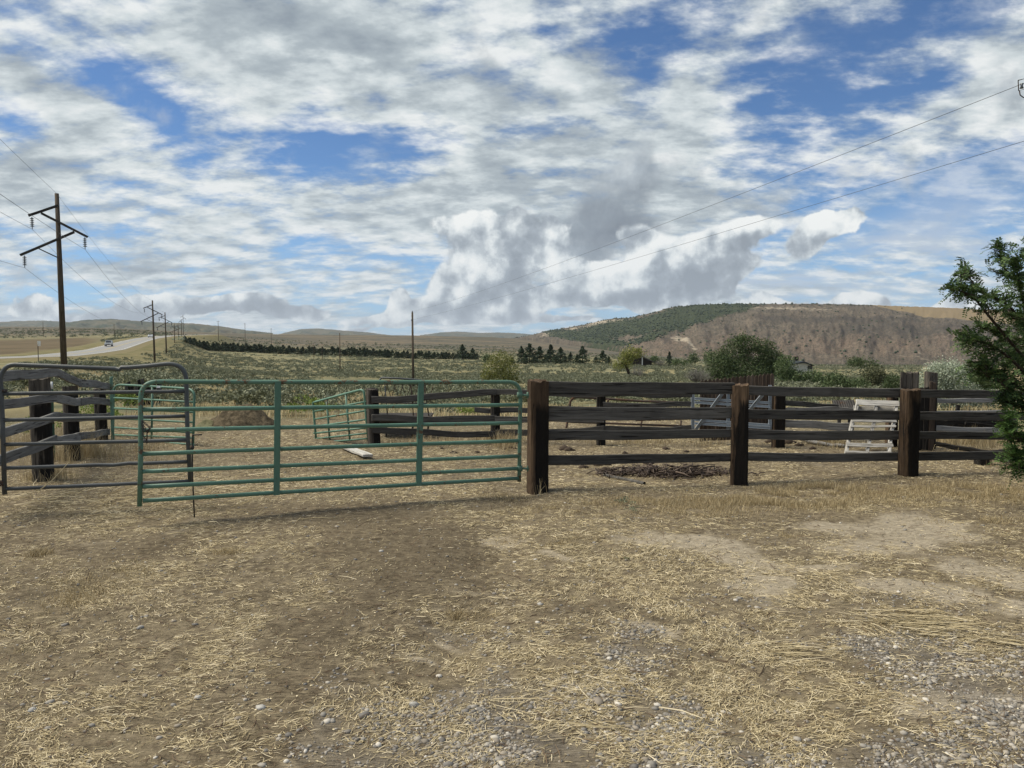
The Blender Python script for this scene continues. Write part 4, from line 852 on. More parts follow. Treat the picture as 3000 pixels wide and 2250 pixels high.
# black corrugated sheet behind the pallet
cs2 = MB(); p0, p1x = Pz(z4, 690, 535, 13.1), Pz(z4, 870, 530, 13.1); v = []; f = []
for i in range(41):
    u = i/40; p = p0.lerp(p1x, u); zz = .02*math.sin(u*60)
    v += [(p.x, p.y+zz, p.z-.10), (p.x+.03, p.y+.25+zz, p.z+.10), (p.x, p.y+zz+.006, p.z-.106), (p.x+.03, p.y+.256+zz, p.z+.094)]
for i in range(40): f += [(i*4, i*4+4, i*4+5, i*4+1), (i*4+2, i*4+3, i*4+7, i*4+6), (i*4, i*4+2, i*4+6, i*4+4), (i*4+1, i*4+5, i*4+7, i*4+3)]
cs2.add(v, f); cs2.tube([(p0.x+.1, p0.y+.1, -.1), (p0.x+.1, p0.y+.1, p0.z)], .03, 6).tube([(p1x.x-.1, p0.y+.1, -.1), (p1x.x-.1, p0.y+.1, p0.z)], .03, 6); o = cs2.build('corrugated_sheet', M['black'], smooth=False, origin=((p0.x+p1x.x)/2, p0.y, 0)); tag(o, 'black corrugated metal sheet propped behind the top of the pallet', 'metal sheet')

# rusty pipe panel standing behind the back rails
rp = thing('pipe_gate', G(1850, 1265), 'rusty brown pipe panel with a rounded corner behind the back rail fence', 'panel'); Yp = 15.2
MB().tube([Pz(z3, 440, 700, Yp), Pz(z3, 468, 525, Yp)]+arc(Pz(z3, 470, 500, Yp), Pz(z3, 480, 448, Yp), Pz(z3, 540, 452, Yp))+[Pz(z3, 800, 468, Yp), Pz(z3, 1060, 485, Yp), Pz(z3, 1470, 500, Yp-.2)], .024, 10).build('top_pipe', M['rust'], rp)
MB().tube([Pz(z3, 440, 652, Yp), Pz(z3, 800, 665, Yp), Pz(z3, 1470, 690, Yp-.2)], .02, 10).build('lower_pipe', M['rust'], rp)
for (xa, ya, xb, yb) in ((445, 650, 432, 760), (1052, 640, 1035, 760), (780, 468, 775, 500), (1370, 640, 1360, 770)):
    MB().tube([Pz(z3, xa, ya, Yp-.02), Pz(z3, xb, yb, Yp-.02)], .018, 8).build('leg', M['rust'], rp)
MB().tube([Pz(z3, 1000, 640, Yp-.1), Pz(z3, 1450, 628, Yp-.2)], .016, 8).build('cross_pipe', M['rust'], rp)

# hay feeder behind the corral fence
hf = thing('hay_feeder', G(1180, 1290), 'metal hay feeder with slanting rods over a black trough behind the back fence', 'feeder'); Yf = 14.0
rp2 = [(835, 345), (880, 295), (1020, 300), (1170, 312), (1280, 330)]
MB().tube([Pz(z2, x, y, Yf+.2) for x, y in rp2], .018, 8).tube([Pz(z2, 840, 345, Yf-.3), Pz(z2, 1280, 345, Yf-.3)], .014, 8).tube([Pz(z2, 880, 498, Yf), Pz(z2, 1240, 502, Yf)], .012, 8).build('top_rim', M['grey'], hf)
for i in range(7):
    x = 880+i*62; MB().tube([Pz(z2, x-25, 345, Yf-.3), Pz(z2, x+30, 500, Yf)], .006, 6).tube([Pz(z2, x+50, 345, Yf-.3), Pz(z2, x+5, 500, Yf)], .006, 6).build('rod', M['rust'], hf)
a, b_ = Pz(z2, 800, 597, Yf), Pz(z2, 1284, 597, Yf); zt = a.z; zb = Pz(z2, 0, 658, Yf).z
MB().add([(a.x, Yf-.35, zt), (b_.x, Yf-.35, zt), (b_.x, Yf+.45, zt), (a.x, Yf+.45, zt), (a.x+.05, Yf-.2, zb), (b_.x-.05, Yf-.2, zb), (b_.x-.05, Yf+.3, zb), (a.x+.05, Yf+.3, zb)], [(4,5,1,0),(5,6,2,1),(6,7,3,2),(7,4,0,3),(4,7,6,5)]).build('trough', M['black'], hf, False)
for (x, y) in ((915, 800), (1125, 830), (1250, 830)):
    g = Pz(z2, x, y, Yf-.15); g.z = 0; MB().tube([Vector((g.x, g.y, -.05)), Vector((g.x+.03, g.y, zt))], .017, 8).tube([Vector((g.x+.03, g.y, zt)), Pz(z2, x-10 if x < 1200 else x-30, 345, Yf-.3)], .010, 8).build('leg', M['rust'] if x > 1000 else M['grey'], hf)

# second green gate swung back at the left, and the tilted one in the middle
sg = thing('livestock_gate', P(450, 1300, 13.3), 'green tube panel with a white label standing open behind the left gates', 'gate'); sg.location.z = 0
YL2, YR2 = 13.9, 12.6
def g2(x, y): u = (x-915)/(1570-915); return Pz(z1, x, y, 1/((1-u)/YL2+u/YR2))
MB().tube([g2(916, 800), g2(920, 450)]+arc(g2(925, 400), g2(928, 350), g2(985, 352))+[g2(1240, 366), g2(1450, 378)]+arc(g2(1500, 382), g2(1570, 386), g2(1574, 440))+[g2(1572, 600), g2(1562, 850)], .020, 10).build('frame', M['green'], sg)
for (a, b_) in ((457, 492), (541, 575), (622, 657), (697, 780-40), (757, 782), (795, 836)): MB().tube(line(g2(920, a), g2(1570, b_), 5), .017, 8).build('bar', M['green'], sg)
MB().tube([g2(1235, 366), g2(1228, 800)], .019, 8).build('upright_brace', M['green'], sg)
MB().box(g2(1300, 370)-Vector((0,.02,0)), (.11, .012, .032)).build('label', M['white'], sg, False)
g = G(331, 1296); post('post', g, 1.12, .045, .045, M['green_worn'], sg, seed=91)
tg = thing('green_gate', P(1000, 1300, 13.1), 'small tilted green gate hanging open from the far corral fence post', 'gate'); tg.location.z = 0
YL3, YR3 = 13.5, 12.75
def g3(x, y): u = (x-325)/(770-325); return Pz(z2, x, y, 1/((1-u)/YL3+u/YR3))
MB().tube([g3(352, 828), g3(338, 680), g3(323, 495), g3(345, 490), g3(585, 425), g3(690, 398)]+arc(g3(700, 396), g3(735, 388), g3(740, 430))+[g3(752, 600), g3(772, 800)], .020, 10).build('frame', M['green'], tg)
for (a, b_) in ((568, 487), (632, 560), (690, 632), (745, 700), (790, 745), (825, 788)): MB().tube(line(g3(330, a), g3(762, b_), 4), .016, 8).build('bar', M['green'], tg)
for (a, b_, c, d) in ((433, 470, 460, 812), (588, 430, 622, 795)): MB().tube([g3(a, b_), g3(c, d)], .018, 8).build('upright_brace', M['green_worn'], tg)

# row of old dark pickets seen through the second panel
op = thing('picket_row', at(420, 21), 'row of old dark split pickets beyond the left green panel', 'fence')
for i in range(13):
    x = 372+i*8+random.uniform(-2, 2); g = at(x, 20.5+i*.12); post('picket', g, .62+random.uniform(-.08, .12), .07, .06, M['darkwood'] if i % 3 else M['rail'], op, seed=100+i, lean=(random.uniform(-.08, .08), 0))

# things lying about the corral
a, b_ = G(1012, 1313), G(1078, 1345); o = board('plank', a+Vector((0,0,.03)), b_+Vector((0,0,.04)), .15, .04, M['pallet'], face=Vector((0,0,1)), warp=.006); tag(o, 'pale bleached plank lying on the corral floor behind the green gate', 'plank')
a, b_ = G(1770, 1395), G(1888, 1421); o = MB().tube([a+Vector((0,0,.004)), b_+Vector((0,0,.012))], .024, 12, False).tube([a+Vector((0,0,.004)), b_+Vector((0,0,.012))], .019, 12, False).build('pipe', M['rail'], origin=a); tag(o, 'grey pipe lying in the straw in front of the twig pile', 'pipe')
a, b_ = G(2330, 1300), G(2475, 1316); o = MB().tube(line(a+Vector((0,0,.12)), b_+Vector((0,0,.05)), 8, .03, .01), [.035]*4+[.03]*5, 8).build('log', M['rail_pale'], origin=a); tag(o, 'thin bleached log lying between the board gate and the pallet', 'log')
# heaps
def heap(name, x, y0, wpx, hpx, mat, label, cat, seed, parent_z=0.):
    g = G(x, y0); r_ = wpx/2/F*g.y; h = hpx/F*g.y; n_ = 60; A, Rr = np.meshgrid(np.linspace(0, 2*np.pi, n_, endpoint=False), np.linspace(0, 1.15, 26), indexing='ij')
    px, py = np.cos(A)*Rr*r_, np.sin(A)*Rr*r_*.7; hz_ = h*np.clip(np.cos(np.clip(Rr, 0, 1)*math.pi/2), 0, 1)**1.1*(.6+.8*fbm(px*2.2+seed, py*2.2, 4, seed)) + (fbm(px*9, py*9, 3, seed+2)-.5)*.10*(1-sst(.8, 1.1, Rr)) - .25*sst(.9, 1.15, Rr)
    v = np.stack([px, py, hz_], -1).reshape(-1, 3); i = np.arange(n_*26).reshape(n_, 26); j = np.roll(i, -1, 0); f = np.stack([i[:, :-1], i[:, 1:], j[:, 1:], j[:, :-1]], -1).reshape(-1, 4)
    o = np_obj(name, v, f[:, ::-1], mat, None, g, True); tag(o, label, cat); return o
heap('dirt_mound', 705, 1247, 225, 58, M['earth'], 'dark brown mound of dug earth beyond the corral floor', 'mound', 5)
heap('dirt_mound', 610, 1252, 90, 22, gm, 'low pale dirt hump at the left foot of the dark mound', 'mound', 9)
# ------------------------------------------------------------------ power line poles
LD = Vector((-.376, .927, 0)); AD = Vector((.927, .375, 0))       # along the line, along the cross arms
def wish_pole(x, Y, ztop, label, detail=True, lean=.0, sc=1., grp=None):
    g = at(x, Y); t_ = thing('power_pole', g, label, 'power pole', grp); h = ztop-g.z
    n = 12 if detail else 7
    MB().tube([g+Vector((0,0,-.3)), g+Vector((lean*h*.5, 0, h*.5)), g+Vector((lean*h, 0, h))], [.20*sc, .165*sc, .125*sc], n).build('shaft', M['pole'], t_)
    top = g+Vector((lean*h, 0, h)); k = sc/1.14
    def q(a, z): return top + AD*a*k + Vector((-lean*z*-1*0, 0, z*sc)) - LD*.18
    for nm, (a0, z0), (a1, z1_), th in (('cross_arm', (-1.84, -1.55), (.1, -.8), .15), ('cross_arm', (-1.02, -1.35), (1.98, -2.76), .15), ('cross_arm', (1.1, -2.47), (-2.45, -4.11), .15), ('strut', (-1.26, -3.64), (0, -4.2), .07)):
        board(nm, q(a0, z0), q(a1, z1_), th*sc, th*.8*sc, M['arm'], t_, warp=.002, seg=3)
    for (a0, z0) in ((-1.62, -1.62), (1.78, -2.78), (-2.18, -4.12)):
        p = q(a0, z0); m_ = MB()
        if detail:
            prof = [(.02, 0)]
            for i in range(5): zz = -.10-i*.12; prof += [(.025, zz+.05), (.05, zz+.03), (.125, zz-.02), (.12, zz-.035), (.03, zz-.03)]
            prof += [(.02, -.74), (.03, -.76), (0, -.80)]; m_.lathe([(r_*sc, z_*sc) for r_, z_ in prof], 12, p)
        else: m_.lathe([(.03, 0), (.10*sc, -.1), (.10*sc, -.65*sc), (.02, -.75*sc)], 6, p)
        m_.build('insulator', M['insul'], t_)
    return top, [q(-1.62, -2.42), q(1.78, -3.58), q(-2.18, -4.92)]
zt1 = P(162, 567, 51).z
T1, W1 = wish_pole(190, 51, zt1, 'tallest wooden power pole with zigzag cross arms at the far left', lean=-.010)
T2, W2 = wish_pole(455, 149, P(449, 880, 149).z, 'second wooden power pole with zigzag arms right of the road vehicle', lean=-.012)
T3, W3 = wish_pole(490, 205, P(484, 915, 205).z, 'third wooden power pole with zigzag arms just right of the second', lean=-.012, detail=False)
for (x, yt, Y, lb) in ((515, 949, 300, 'distant wooden power pole left of the hazy grey shrub'), (526, 948, 345, 'distant wooden power pole at the end of the conifer row'), (536, 936, 420, 'faint power pole beyond the end of the conifer row'), (541, 922, 470, 'tallest of the faint distant poles above the conifer row')):
    wish_pole(x, Y, P(x, yt, Y).z, lb, False, 0, .85)
def thin_pole(x, yt, Y, label, arm=True, r_=.13, lean=0., grp=None, cat='power pole'):
    g = at(x, Y); t_ = thing('utility_pole', g, label, cat, grp); h = P(x, yt, Y).z-g.z
    MB().tube([g+Vector((0,0,-.3)), g+Vector((lean*h, 0, h))], [r_*1.25, r_*.9], 8).build('shaft', M['pole'], t_)
    if arm: MB().box(g+Vector((lean*h, -.15, h-.5)), (2.2, .1, .12)).build('cross_arm', M['arm'], t_, False)
    return g+Vector((lean*h, 0, h))
thin_pole(643, 940, 520, 'faint far pole standing on the ridge left of centre', r_=.16); thin_pole(721, 947, 600, 'second faint far pole on the ridge left of centre', r_=.16)
thin_pole(132, 943, 620, 'faint pole on the ridge left of the tallest power pole', False, .18); thin_pole(339, 950, 560, 'faint pole on the ridge above the highway', True, .16)
thin_pole(797, 962, 800, 'tiny double pole on the skyline left of the centre', True, .2)
thin_pole(997, 975, 170, 'slim bare pole in the sage between the conifer row and the gate', False, .10); thin_pole(921, 1004, 330, 'left short slim pole in front of the conifer row', False, .09); thin_pole(945, 1003, 320, 'right short slim pole in front of the conifer row', False, .09)
thin_pole(1888, 1026, 290, 'small pole just behind the dark cabin', True, .1)
# single pole in the sage with two wires to the right
sp_ = thing('utility_pole', at(1211, 62), 'single brown utility pole standing alone in the sage left of the yellow-green bush', 'utility pole')
g = Vector(sp_.location); SPT = P(1208, 915, 62); MB().tube([g+Vector((0,0,-.4)), Vector((SPT.x, SPT.y, SPT.z))], [.105, .075], 10).build('shaft', M['pole'], sp_)
MB().lathe([(.02, 0), (.05, -.03), (.05, -.1), (.02, -.14)], 8, SPT+Vector((-.05, -.09, -.55))).build('insulator', M['insul'], sp_)
MB().lathe([(.02, .12), (.04, .1), (.04, .02), (.02, 0)], 8, SPT).build('insulator', M['insul'], sp_)
def wire(a, b_, sag, r_, label, n=40):
    a, b_ = Vector(a), Vector(b_); o = MB().tube(line(a, b_, n, sag), r_, 5, False).build('overhead_wire', M['wire'], origin=a); tag(o, label, 'wire'); return o
EA, EB = Vector((6.30, 9.0, 4.86)), Vector((7.1, 10.2, 4.47))
wa = wire(SPT+Vector((0,0,.05)), EA, .25, .0036, 'upper thin wire rising from the lone pole to the right edge of the sky'); wire(SPT+Vector((-.05,0,-.6)), EB, .15, .0036, 'lower thin wire rising from the lone pole to the right edge of the sky')
# clevis and insulator spool on the upper wire
cv = thing('wire_clevis', P(2990, 243, 9.3), 'small metal clevis with insulator hanging on the upper wire at the right edge', 'insulator'); c = Vector(cv.location)
MB().tube([c+Vector((-.03,0,.03)), c+Vector((.05,0,.05)), c+Vector((.055,0,-.07)), c+Vector((-.02,0,-.09)), c+Vector((-.03,0,.03))], .006, 6).build('bracket', M['black'], cv)
MB().lathe([(.0, .03), (.022, .028), (.012, 0), (.022, -.028), (0, -.03)], 10, c+Vector((.015,0,-.035))).build('spool', M['insul'], cv)
MB().tube([c+Vector((-.01,0,-.09)), c+Vector((.0,0,-.14)), c+Vector((.04,0,-.17)), c+Vector((.09,0,-.16))], .006, 6).build('wire_tail', M['black'], cv)
T0 = Vector((10.2, -47, zt1+.5)); off = [w_-T1 for w_ in W1]; W0 = [T0+q for q in off]
nmz = ('upper left conductor', 'right conductor', 'lower left conductor')
for i in range(3):
    wire(W0[i], W1[i], .9, .010, nmz[i]+' running from the tall left pole out past the left edge')
    wire(W1[i], W2[i], 1.6, .010, nmz[i]+' running from the tall left pole to the second pole'); wire(W2[i], W3[i], .6, .010, nmz[i]+' between the second and third power poles', 12)
wire(T0, T1, .6, .008, 'topmost wire running from the tall left pole top to the left edge'); wire(T1, T2, 1.2, .008, 'topmost wire between the tall left pole and the second pole'); wire(T2, T3, .5, .008, 'topmost wire between the second and third power poles', 12)
# ------------------------------------------------------------------ vehicles, sign, houses, mast
def car(x, y, Y, mat, label, suv):
    p = P(x, y, Y); k = np.argmin([abs(q.y-Y) for q in ROAD]); a, b_ = ROAD[max(k-1, 0)], ROAD[min(k+1, len(ROAD)-1)]; d = (b_-a); ang = math.atan2(d.y, d.x)
    u = (Y-a.y)/(b_.y-a.y); mid = a.lerp(b_, u); side = Vector((d.y, -d.x, 0)).normalized(); base = mid + side*2.2*(-1 if suv else -1); base.z = mid.z+.26
    r_ = thing('car' if suv else 'sedan', base, label, 'car'); r_.rotation_euler = (0, 0, ang+math.pi)
    def bd(name, prof, w_, mat, x0=0):
        m_ = MB(); n_ = len(prof); ins = .10
        v = [(px, -w_/2+ (ins if pz > 1.0 else 0), pz) for px, pz in prof]+[(px, w_/2-(ins if pz > 1.0 else 0), pz) for px, pz in prof]
        m_.v = v; m_.f = [tuple(range(n_)), tuple(range(2*n_-1, n_-1, -1))]+[(i, i+n_, (i+1) % n_+n_, (i+1) % n_) for i in range(n_)]
        o = m_.build(name, mat, None, False); o.parent = r_; return o
    H_ = 1.72 if suv else 1.45
    bd('body', [(-2.3, .35), (2.25, .35), (2.35, .6), (2.25, .85), (1.3, .98), (-2.25, 1.0), (-2.38, .7)], 1.82, mat)
    bd('cabin', [(1.15, .96), (.55, H_-.04), (-1.2 if not suv else -1.9, H_), (-2.05 if not suv else -2.25, .98)], 1.7, mat)
    bd('side_window', [(.95, 1.02), (.5, H_-.1), (-1.15 if not suv else -1.8, H_-.08), (-1.8 if not suv else -2.05, 1.04)], 1.74, M['glass'])
    wsd = MB(); wsd.v = [(1.17, -.7, 1.0), (1.17, .7, 1.0), (.60, .62, H_-.07), (.60, -.62, H_-.07), (1.12, -.7, .99), (1.12, .7, .99), (.55, .62, H_-.08), (.55, -.62, H_-.08)]; wsd.f = [(0,1,2,3),(7,6,5,4),(0,4,5,1),(1,5,6,2),(2,6,7,3),(3,7,4,0)]; o = wsd.build('windscreen', M['glass'], None, False); o.parent = r_
    for sx in (-1.4, 1.42):
        for sy in (-.8, .8):
            o = MB().tube([(sx, sy-.11, .33), (sx, sy+.11, .33)], .33, 14).build('wheel', M['tyre']); o.parent = r_
    for sy in (-.66, .66): o = MB().box((2.32, sy, .68), (.08, .3, .14)).build('headlight', M['lamp'], None, False); o.parent = r_
    o = MB().box((2.33, 0, .5), (.08, .9, .16)).build('grille', M['black'], None, False); o.parent = r_
car(338, 1018, 222, M['car_a'], 'silver car driving towards us on the nearer part of the highway', True); car(446, 986, 352, M['car_b'], 'white car further up the highway near the crest', False)
sg_ = thing('road_sign', at(115, 118), 'small white rectangular sign on a post beside the highway at left', 'sign'); g = Vector(sg_.location); s1_ = P(115, 1007, 118)
MB().box((g.x, g.y, (g.z+s1_.z)/2), (.08, .08, s1_.z-g.z)).build('post', M['pole'], sg_, False); MB().box((s1_.x, s1_.y-.06, s1_.z+.15), (.50, .03, .55)).box((s1_.x, s1_.y-.06, s1_.z-.25), (.40, .03, .16)).build('panel', M['trim'], sg_, False)
# dark cabin with a mono-pitch roof
hc = at(1888, 285); hs = thing('cabin', hc, 'dark brown cabin with a sloping roof and white corner trim beyond the leaning tree', 'cabin'); Yh = 285
def hp(zx, zy, dy=0): p = Pz(z6, zx, zy, Yh); p.y += dy; return p
gz = hc.z-.5
def prism(front, dy, name, mat, parent):
    n_ = len(front); m_ = MB(); m_.v = [tuple(p) for p in front]+[(p.x, p.y+dy, p.z) for p in front]; m_.f = [tuple(range(n_)), tuple(range(2*n_-1, n_-1, -1))]+[(i, i+n_, (i+1) % n_+n_, (i+1) % n_) for i in range(n_)]
    return m_.build(name, mat, parent, False)
def lowz(p): return Vector((p.x, p.y, gz))
prism([lowz(hp(1190, 600)), lowz(hp(1335, 600)), hp(1335, 540), hp(1300, 522), hp(1190, 530)], 8, 'wall', M['house'], hs)
prism([lowz(hp(1335, 600))+Vector((0,.6,0)), lowz(hp(1412, 600))+Vector((0,.6,0)), hp(1412, 578, .6), hp(1335, 540, .6)], 7, 'porch_wall', M['house'], hs)
prism([hp(1300, 518, -.6), hp(1428, 580, -.6), hp(1428, 586, -.6), hp(1300, 528, -.6)], 9, 'roof', M['roof'], hs)
prism([hp(1190, 524, -.5), hp(1300, 518, -.5), hp(1300, 528, -.5), hp(1190, 534, -.5)], 9, 'roof', M['roof'], hs)
MB().box(((hp(1331, 600).x), Yh-.15, (gz+hp(1331, 538).z)/2), (.35, .2, hp(1331, 538).z-gz)).build('corner_trim', M['trim'], hs, False)
h2 = at(2352, 190); hs2 = thing('house', h2, 'house with slate gable roof and cream wall right of the big green tree', 'house'); Yh = 190; gz = h2.z-.5
def hp7(zx, zy, dy=0): p = Pz(z7, zx, zy, Yh); p.y += dy; return p
prism([lowz(hp7(300, 1180)), lowz(hp7(500, 1180)), hp7(500, 1168), hp7(440, 1145), hp7(300, 1150)], 9, 'wall', M['stucco'], hs2)
prism([hp7(280, 1125, 3), hp7(425, 1128, -.5), hp7(508, 1162, -.5), hp7(508, 1168, -.5), hp7(430, 1142, -.5), hp7(290, 1160, -.5)], 8, 'roof', M['roof_b'], hs2)
MB().box(hp7(388, 1118, 2), (1.0, .9, 1.6)).build('chimney', M['house'], hs2, False)
MB().box(hp7(478, 1172, -.05)+Vector((0,0,-.2)), (1.1, .1, .9)).build('window', M['glass'], hs2, False)
mt_ = P(1960, 901, 2600); o = MB().tube([mt_+Vector((0,0,-8)), mt_+Vector((0,0,12))], [1.0, .7], 5).build('radio_mast', M['galv'], origin=mt_+Vector((0,0,-8))); tag(o, 'thin radio mast on the skyline of the wooded mesa shoulder', 'mast')
for x, yt, Y in ((2828, 1075, 75), (2903, 1083, 55), (2790, 1074, 90)):
    g = at(x, Y); o = post('fence_post', g, max(.9, P(x, yt, Y).z-g.z), .10, .10, M['tie_grey'], seed=int(x)); tag(o, 'slim grey wooden post in the tan field beyond the silvery bush', 'fence post', 'posts in the tan field')
# flatbed or stock rail by the trees
# ------------------------------------------------------------------ far trees
def conifer_mesh(seed, n=700, h=6., w_=1.9, rag=.25):
    g = np.random.default_rng(seed); u = g.random(n)**.8; tier = .78+.30*np.sin(u*26+seed); rad = np.minimum(1.0, 1.35*(1-u)**.8)*np.minimum(1, .55+u*2.4)*w_*tier*(.35+.65*g.random(n)**.5); a = g.uniform(0, 2*np.pi, n); lob = 1+rag*np.sin(a*3+u*9+seed)
    p = np.stack([np.cos(a)*rad*lob, np.sin(a)*rad*lob, .25+u*(h-.3)-rad*.15], 1); v, f = cards(p, .55*h/6, .5, seed, sv=.5); return raw_mesh('crown', v, f)
CM = [conifer_mesh(s, 650, 6, 1.7+.3*(s % 3), .2+.1*(s % 2)) for s in range(5)]
tr_me = MB().tube([(0,0,-.3), (0,0,3), (0,0,5.6)], [.16, .10, .03], 6); trm = bpy.data.meshes.new('trunk'); trm.from_pydata(tr_me.v, [], tr_me.f); trm.materials.append(M['bark'])
for m_ in CM: m_.materials.append(M['conif'])
def conifer(x, Y, htpx, i, label, grp, wide=1., rand=0):
    g = at(x, Y); s = htpx/F*Y/6; r_ = thing('conifer_tree', g, label, 'conifer', grp); r_.rotation_euler = (0, 0, i*1.7); r_.scale = (s*wide, s*wide, s)
    c = bpy.data.objects.new('crown', CM[i % 5]); C.objects.link(c); c.parent = r_; tk = bpy.data.objects.new('trunk', trm); C.objects.link(tk); tk.parent = r_
xs_ = np.concatenate([np.arange(546, 800, 5.5), np.arange(800, 1402, 8.2)])
for i, x in enumerate(xs_):
    x += random.uniform(-3, 3); Y = float(np.interp(x, [545, 700, 900, 1400], [345, 420, 440, 430])); hp_ = float(np.interp(x, [545, 600, 900, 1400], [18, 24, 26, 22]))*random.uniform(.70, 1.12)
    conifer(x, Y, hp_, i, 'low dark conifer in the long windbreak row across the sage', 'conifers of the long windbreak row', random.uniform(1.5, 2.1))
for x, hp_, lb in ((1355, 44, 'taller pointed conifer standing above the right end of the windbreak row'), (1385, 34, 'second taller conifer at the right end of the windbreak row')): conifer(x, 425, hp_, int(x), lb, None, 1.5)
PN = [(1527, 52), (1551, 60), (1581, 52), (1613, 58), (1642, 50), (1671, 36), (1706, 56), (1765, 42)]
wd = ['leftmost tall conifer of the stand behind the yellow-green bush', 'tallest slim conifer second from the left in the stand', 'third conifer from the left in the stand, between two taller ones', 'broad pointed conifer in the middle of the stand', 'narrow conifer right of the broad middle one in the stand', 'squat rounded conifer in the right half of the stand', 'tall ragged conifer at the right end of the stand', 'separate pointed conifer right of the stand']
for i, ((x, hp_), lb) in enumerate(zip(PN, wd)): conifer(x, 300, hp_, i, lb, None, 1.35)
for i, (x, hp_, lb) in enumerate(((1500, 22, 'small bushy conifer at the left foot of the conifer stand'), (1745, 24, 'small bushy conifer left of the separate pointed conifer'), (1783, 24, 'small bushy conifer right of the separate pointed conifer'), (1690, 28, 'small bushy conifer between the squat one and the ragged tall one'), (1655, 26, 'small bushy conifer in the middle gap of the stand'),
        (1566, 26, 'low bushy conifer between the second and third tall conifers'), (1600, 26, 'low bushy conifer left of the broad pointed conifer'), (1628, 26, 'low bushy conifer right of the broad pointed conifer'), (1538, 26, 'low bushy conifer right of the leftmost tall conifer'))): conifer(x, 296, hp_, i, lb, None, 1.9)
conifer(1960, 300, 45, 3, 'lone pointed conifer right of the dark cabin', None, 1.0)
def broad(name, x, Y, blobs, n, size, mat, label, cat='tree', trunk=None, seed=0, base=None, clump=.55, csize=None, hollow=.35, grp=None, limbs=5, tr=.12, zoff=0):
    """blobs in picture pixels: (x, y, half width, half height); depth is given the same size as the width"""
    g = base if base is not None else at(x, Y); B = []
    for (bx, by, rx, ry) in blobs:
        p = P(bx, by, Y); B.append((p.x-g.x, p.y-g.y+((hash((bx, by)) % 100)/100-.5)*rx/F*Y*.8, p.z-g.z, rx/F*Y, max(rx, ry)/F*Y*.9, ry/F*Y))
    r_ = thing(name, g, label, cat, grp); pts = blob_points(B, n, seed, hollow, clump, csize or size*3); pts = pts[pts[:, 2] > .05]
    v, f = cards(pts, size, .55, seed); np_obj('crown' if cat == 'tree' else 'foliage', v, f, mat, r_)
    m_ = MB(); g2_ = random.Random(seed); 
    for k in range(limbs):
        b_ = B[k % len(B)]; e = Vector((b_[0]+g2_.uniform(-.4, .4)*b_[3], b_[1]+g2_.uniform(-.3, .3)*b_[4], b_[2]+g2_.uniform(-.1, .6)*b_[5])); s_ = Vector((g2_.uniform(-.1, .1), g2_.uniform(-.1, .1), -.2)) if trunk is None else Vector(trunk)
        mid = s_.lerp(e, .5)+Vector((g2_.uniform(-.2, .2), g2_.uniform(-.2, .2), .15*e.z)); m_.tube([s_ if trunk is None else Vector((0, 0, -.2)), s_, mid, e], [tr*1.3, tr, tr*.6, tr*.2], 6)
    m_.build('trunk' if cat == 'tree' else 'stems', M['bark'], None).parent = r_
    return r_
broad('yellow_green_bush', 1470, 78, [(1468, 1055, 36, 30), (1445, 1080, 36, 34), (1490, 1085, 34, 38), (1475, 1115, 48, 30), (1425, 1100, 20, 16)], 5200, .15, M['yg'], 'round yellow-green bush beyond the right end of the green gate', 'bush', seed=1, limbs=8, tr=.05, clump=.4)
broad('leaning_tree', 1848, 128, [(1850, 1035, 30, 18), (1832, 1048, 26, 18), (1812, 1072, 18, 12), (1838, 1066, 18, 12), (1868, 1030, 14, 12)], 2600, .24, M['yg'], 'leaning tree with a split yellow-green crown and bent trunk left of the cabin', trunk=(-.9, 0, 2.1), seed=2, tr=.22)
broad('broad_green_tree', 2200, 96, [(2185, 1010, 48, 30), (2150, 1040, 50, 34), (2215, 1045, 55, 40), (2265, 1050, 34, 30), (2120, 1075, 42, 34), (2190, 1085, 75, 44), (2260, 1090, 48, 40), (2170, 1000, 26, 18), (2095, 1100, 22, 22), (2240, 1020, 30, 24), (2110, 1055, 34, 28), (2285, 1075, 34, 34), (2140, 1100, 60, 26)], 21000, .22, M['green_tree'], 'largest broad green tree rising behind the picket board gate', seed=3, limbs=9, tr=.16)
broad('green_tree', 2315, 70, [(2298, 1072, 30, 34), (2325, 1112, 40, 30), (2380, 1112, 34, 30), (2350, 1130, 60, 30), (2400, 1120, 22, 26), (2310, 1120, 40, 30)], 8000, .17, M['green_tree'], 'darker round tree just right of the largest broad green tree', seed=4, tr=.12)
broad('green_shrub', 2470, 42, [(2450, 1120, 36, 28), (2480, 1140, 50, 30), (2430, 1150, 34, 28), (2520, 1140, 26, 30)], 6500, .10, M['green_tree'], 'low green shrub behind the rails, left of the feathery grey-green one', 'shrub', seed=5, tr=.03)
broad('olive_shrub', 2560, 46, [(2560, 1095, 32, 26), (2555, 1125, 40, 34), (2585, 1120, 22, 34)], 5200, .10, M['sage_b'], 'upright grey-green shrub left of the round-topped boards', 'shrub', seed=6, tr=.03)
broad('green_shrub', 2615, 40, [(2612, 1125, 24, 28), (2608, 1160, 26, 26)], 2500, .09, M['green_tree'], 'small dark green shrub directly behind the third tie post', 'shrub', seed=16, tr=.03)
broad('green_clump', 2510, 170, [(2510, 1058, 22, 12), (2530, 1066, 32, 12), (2560, 1072, 20, 8), (2490, 1065, 14, 8)], 1500, .35, M['green_tree'], 'dark green thicket in the field at the foot of the mesa', 'thicket', seed=7, tr=.08)
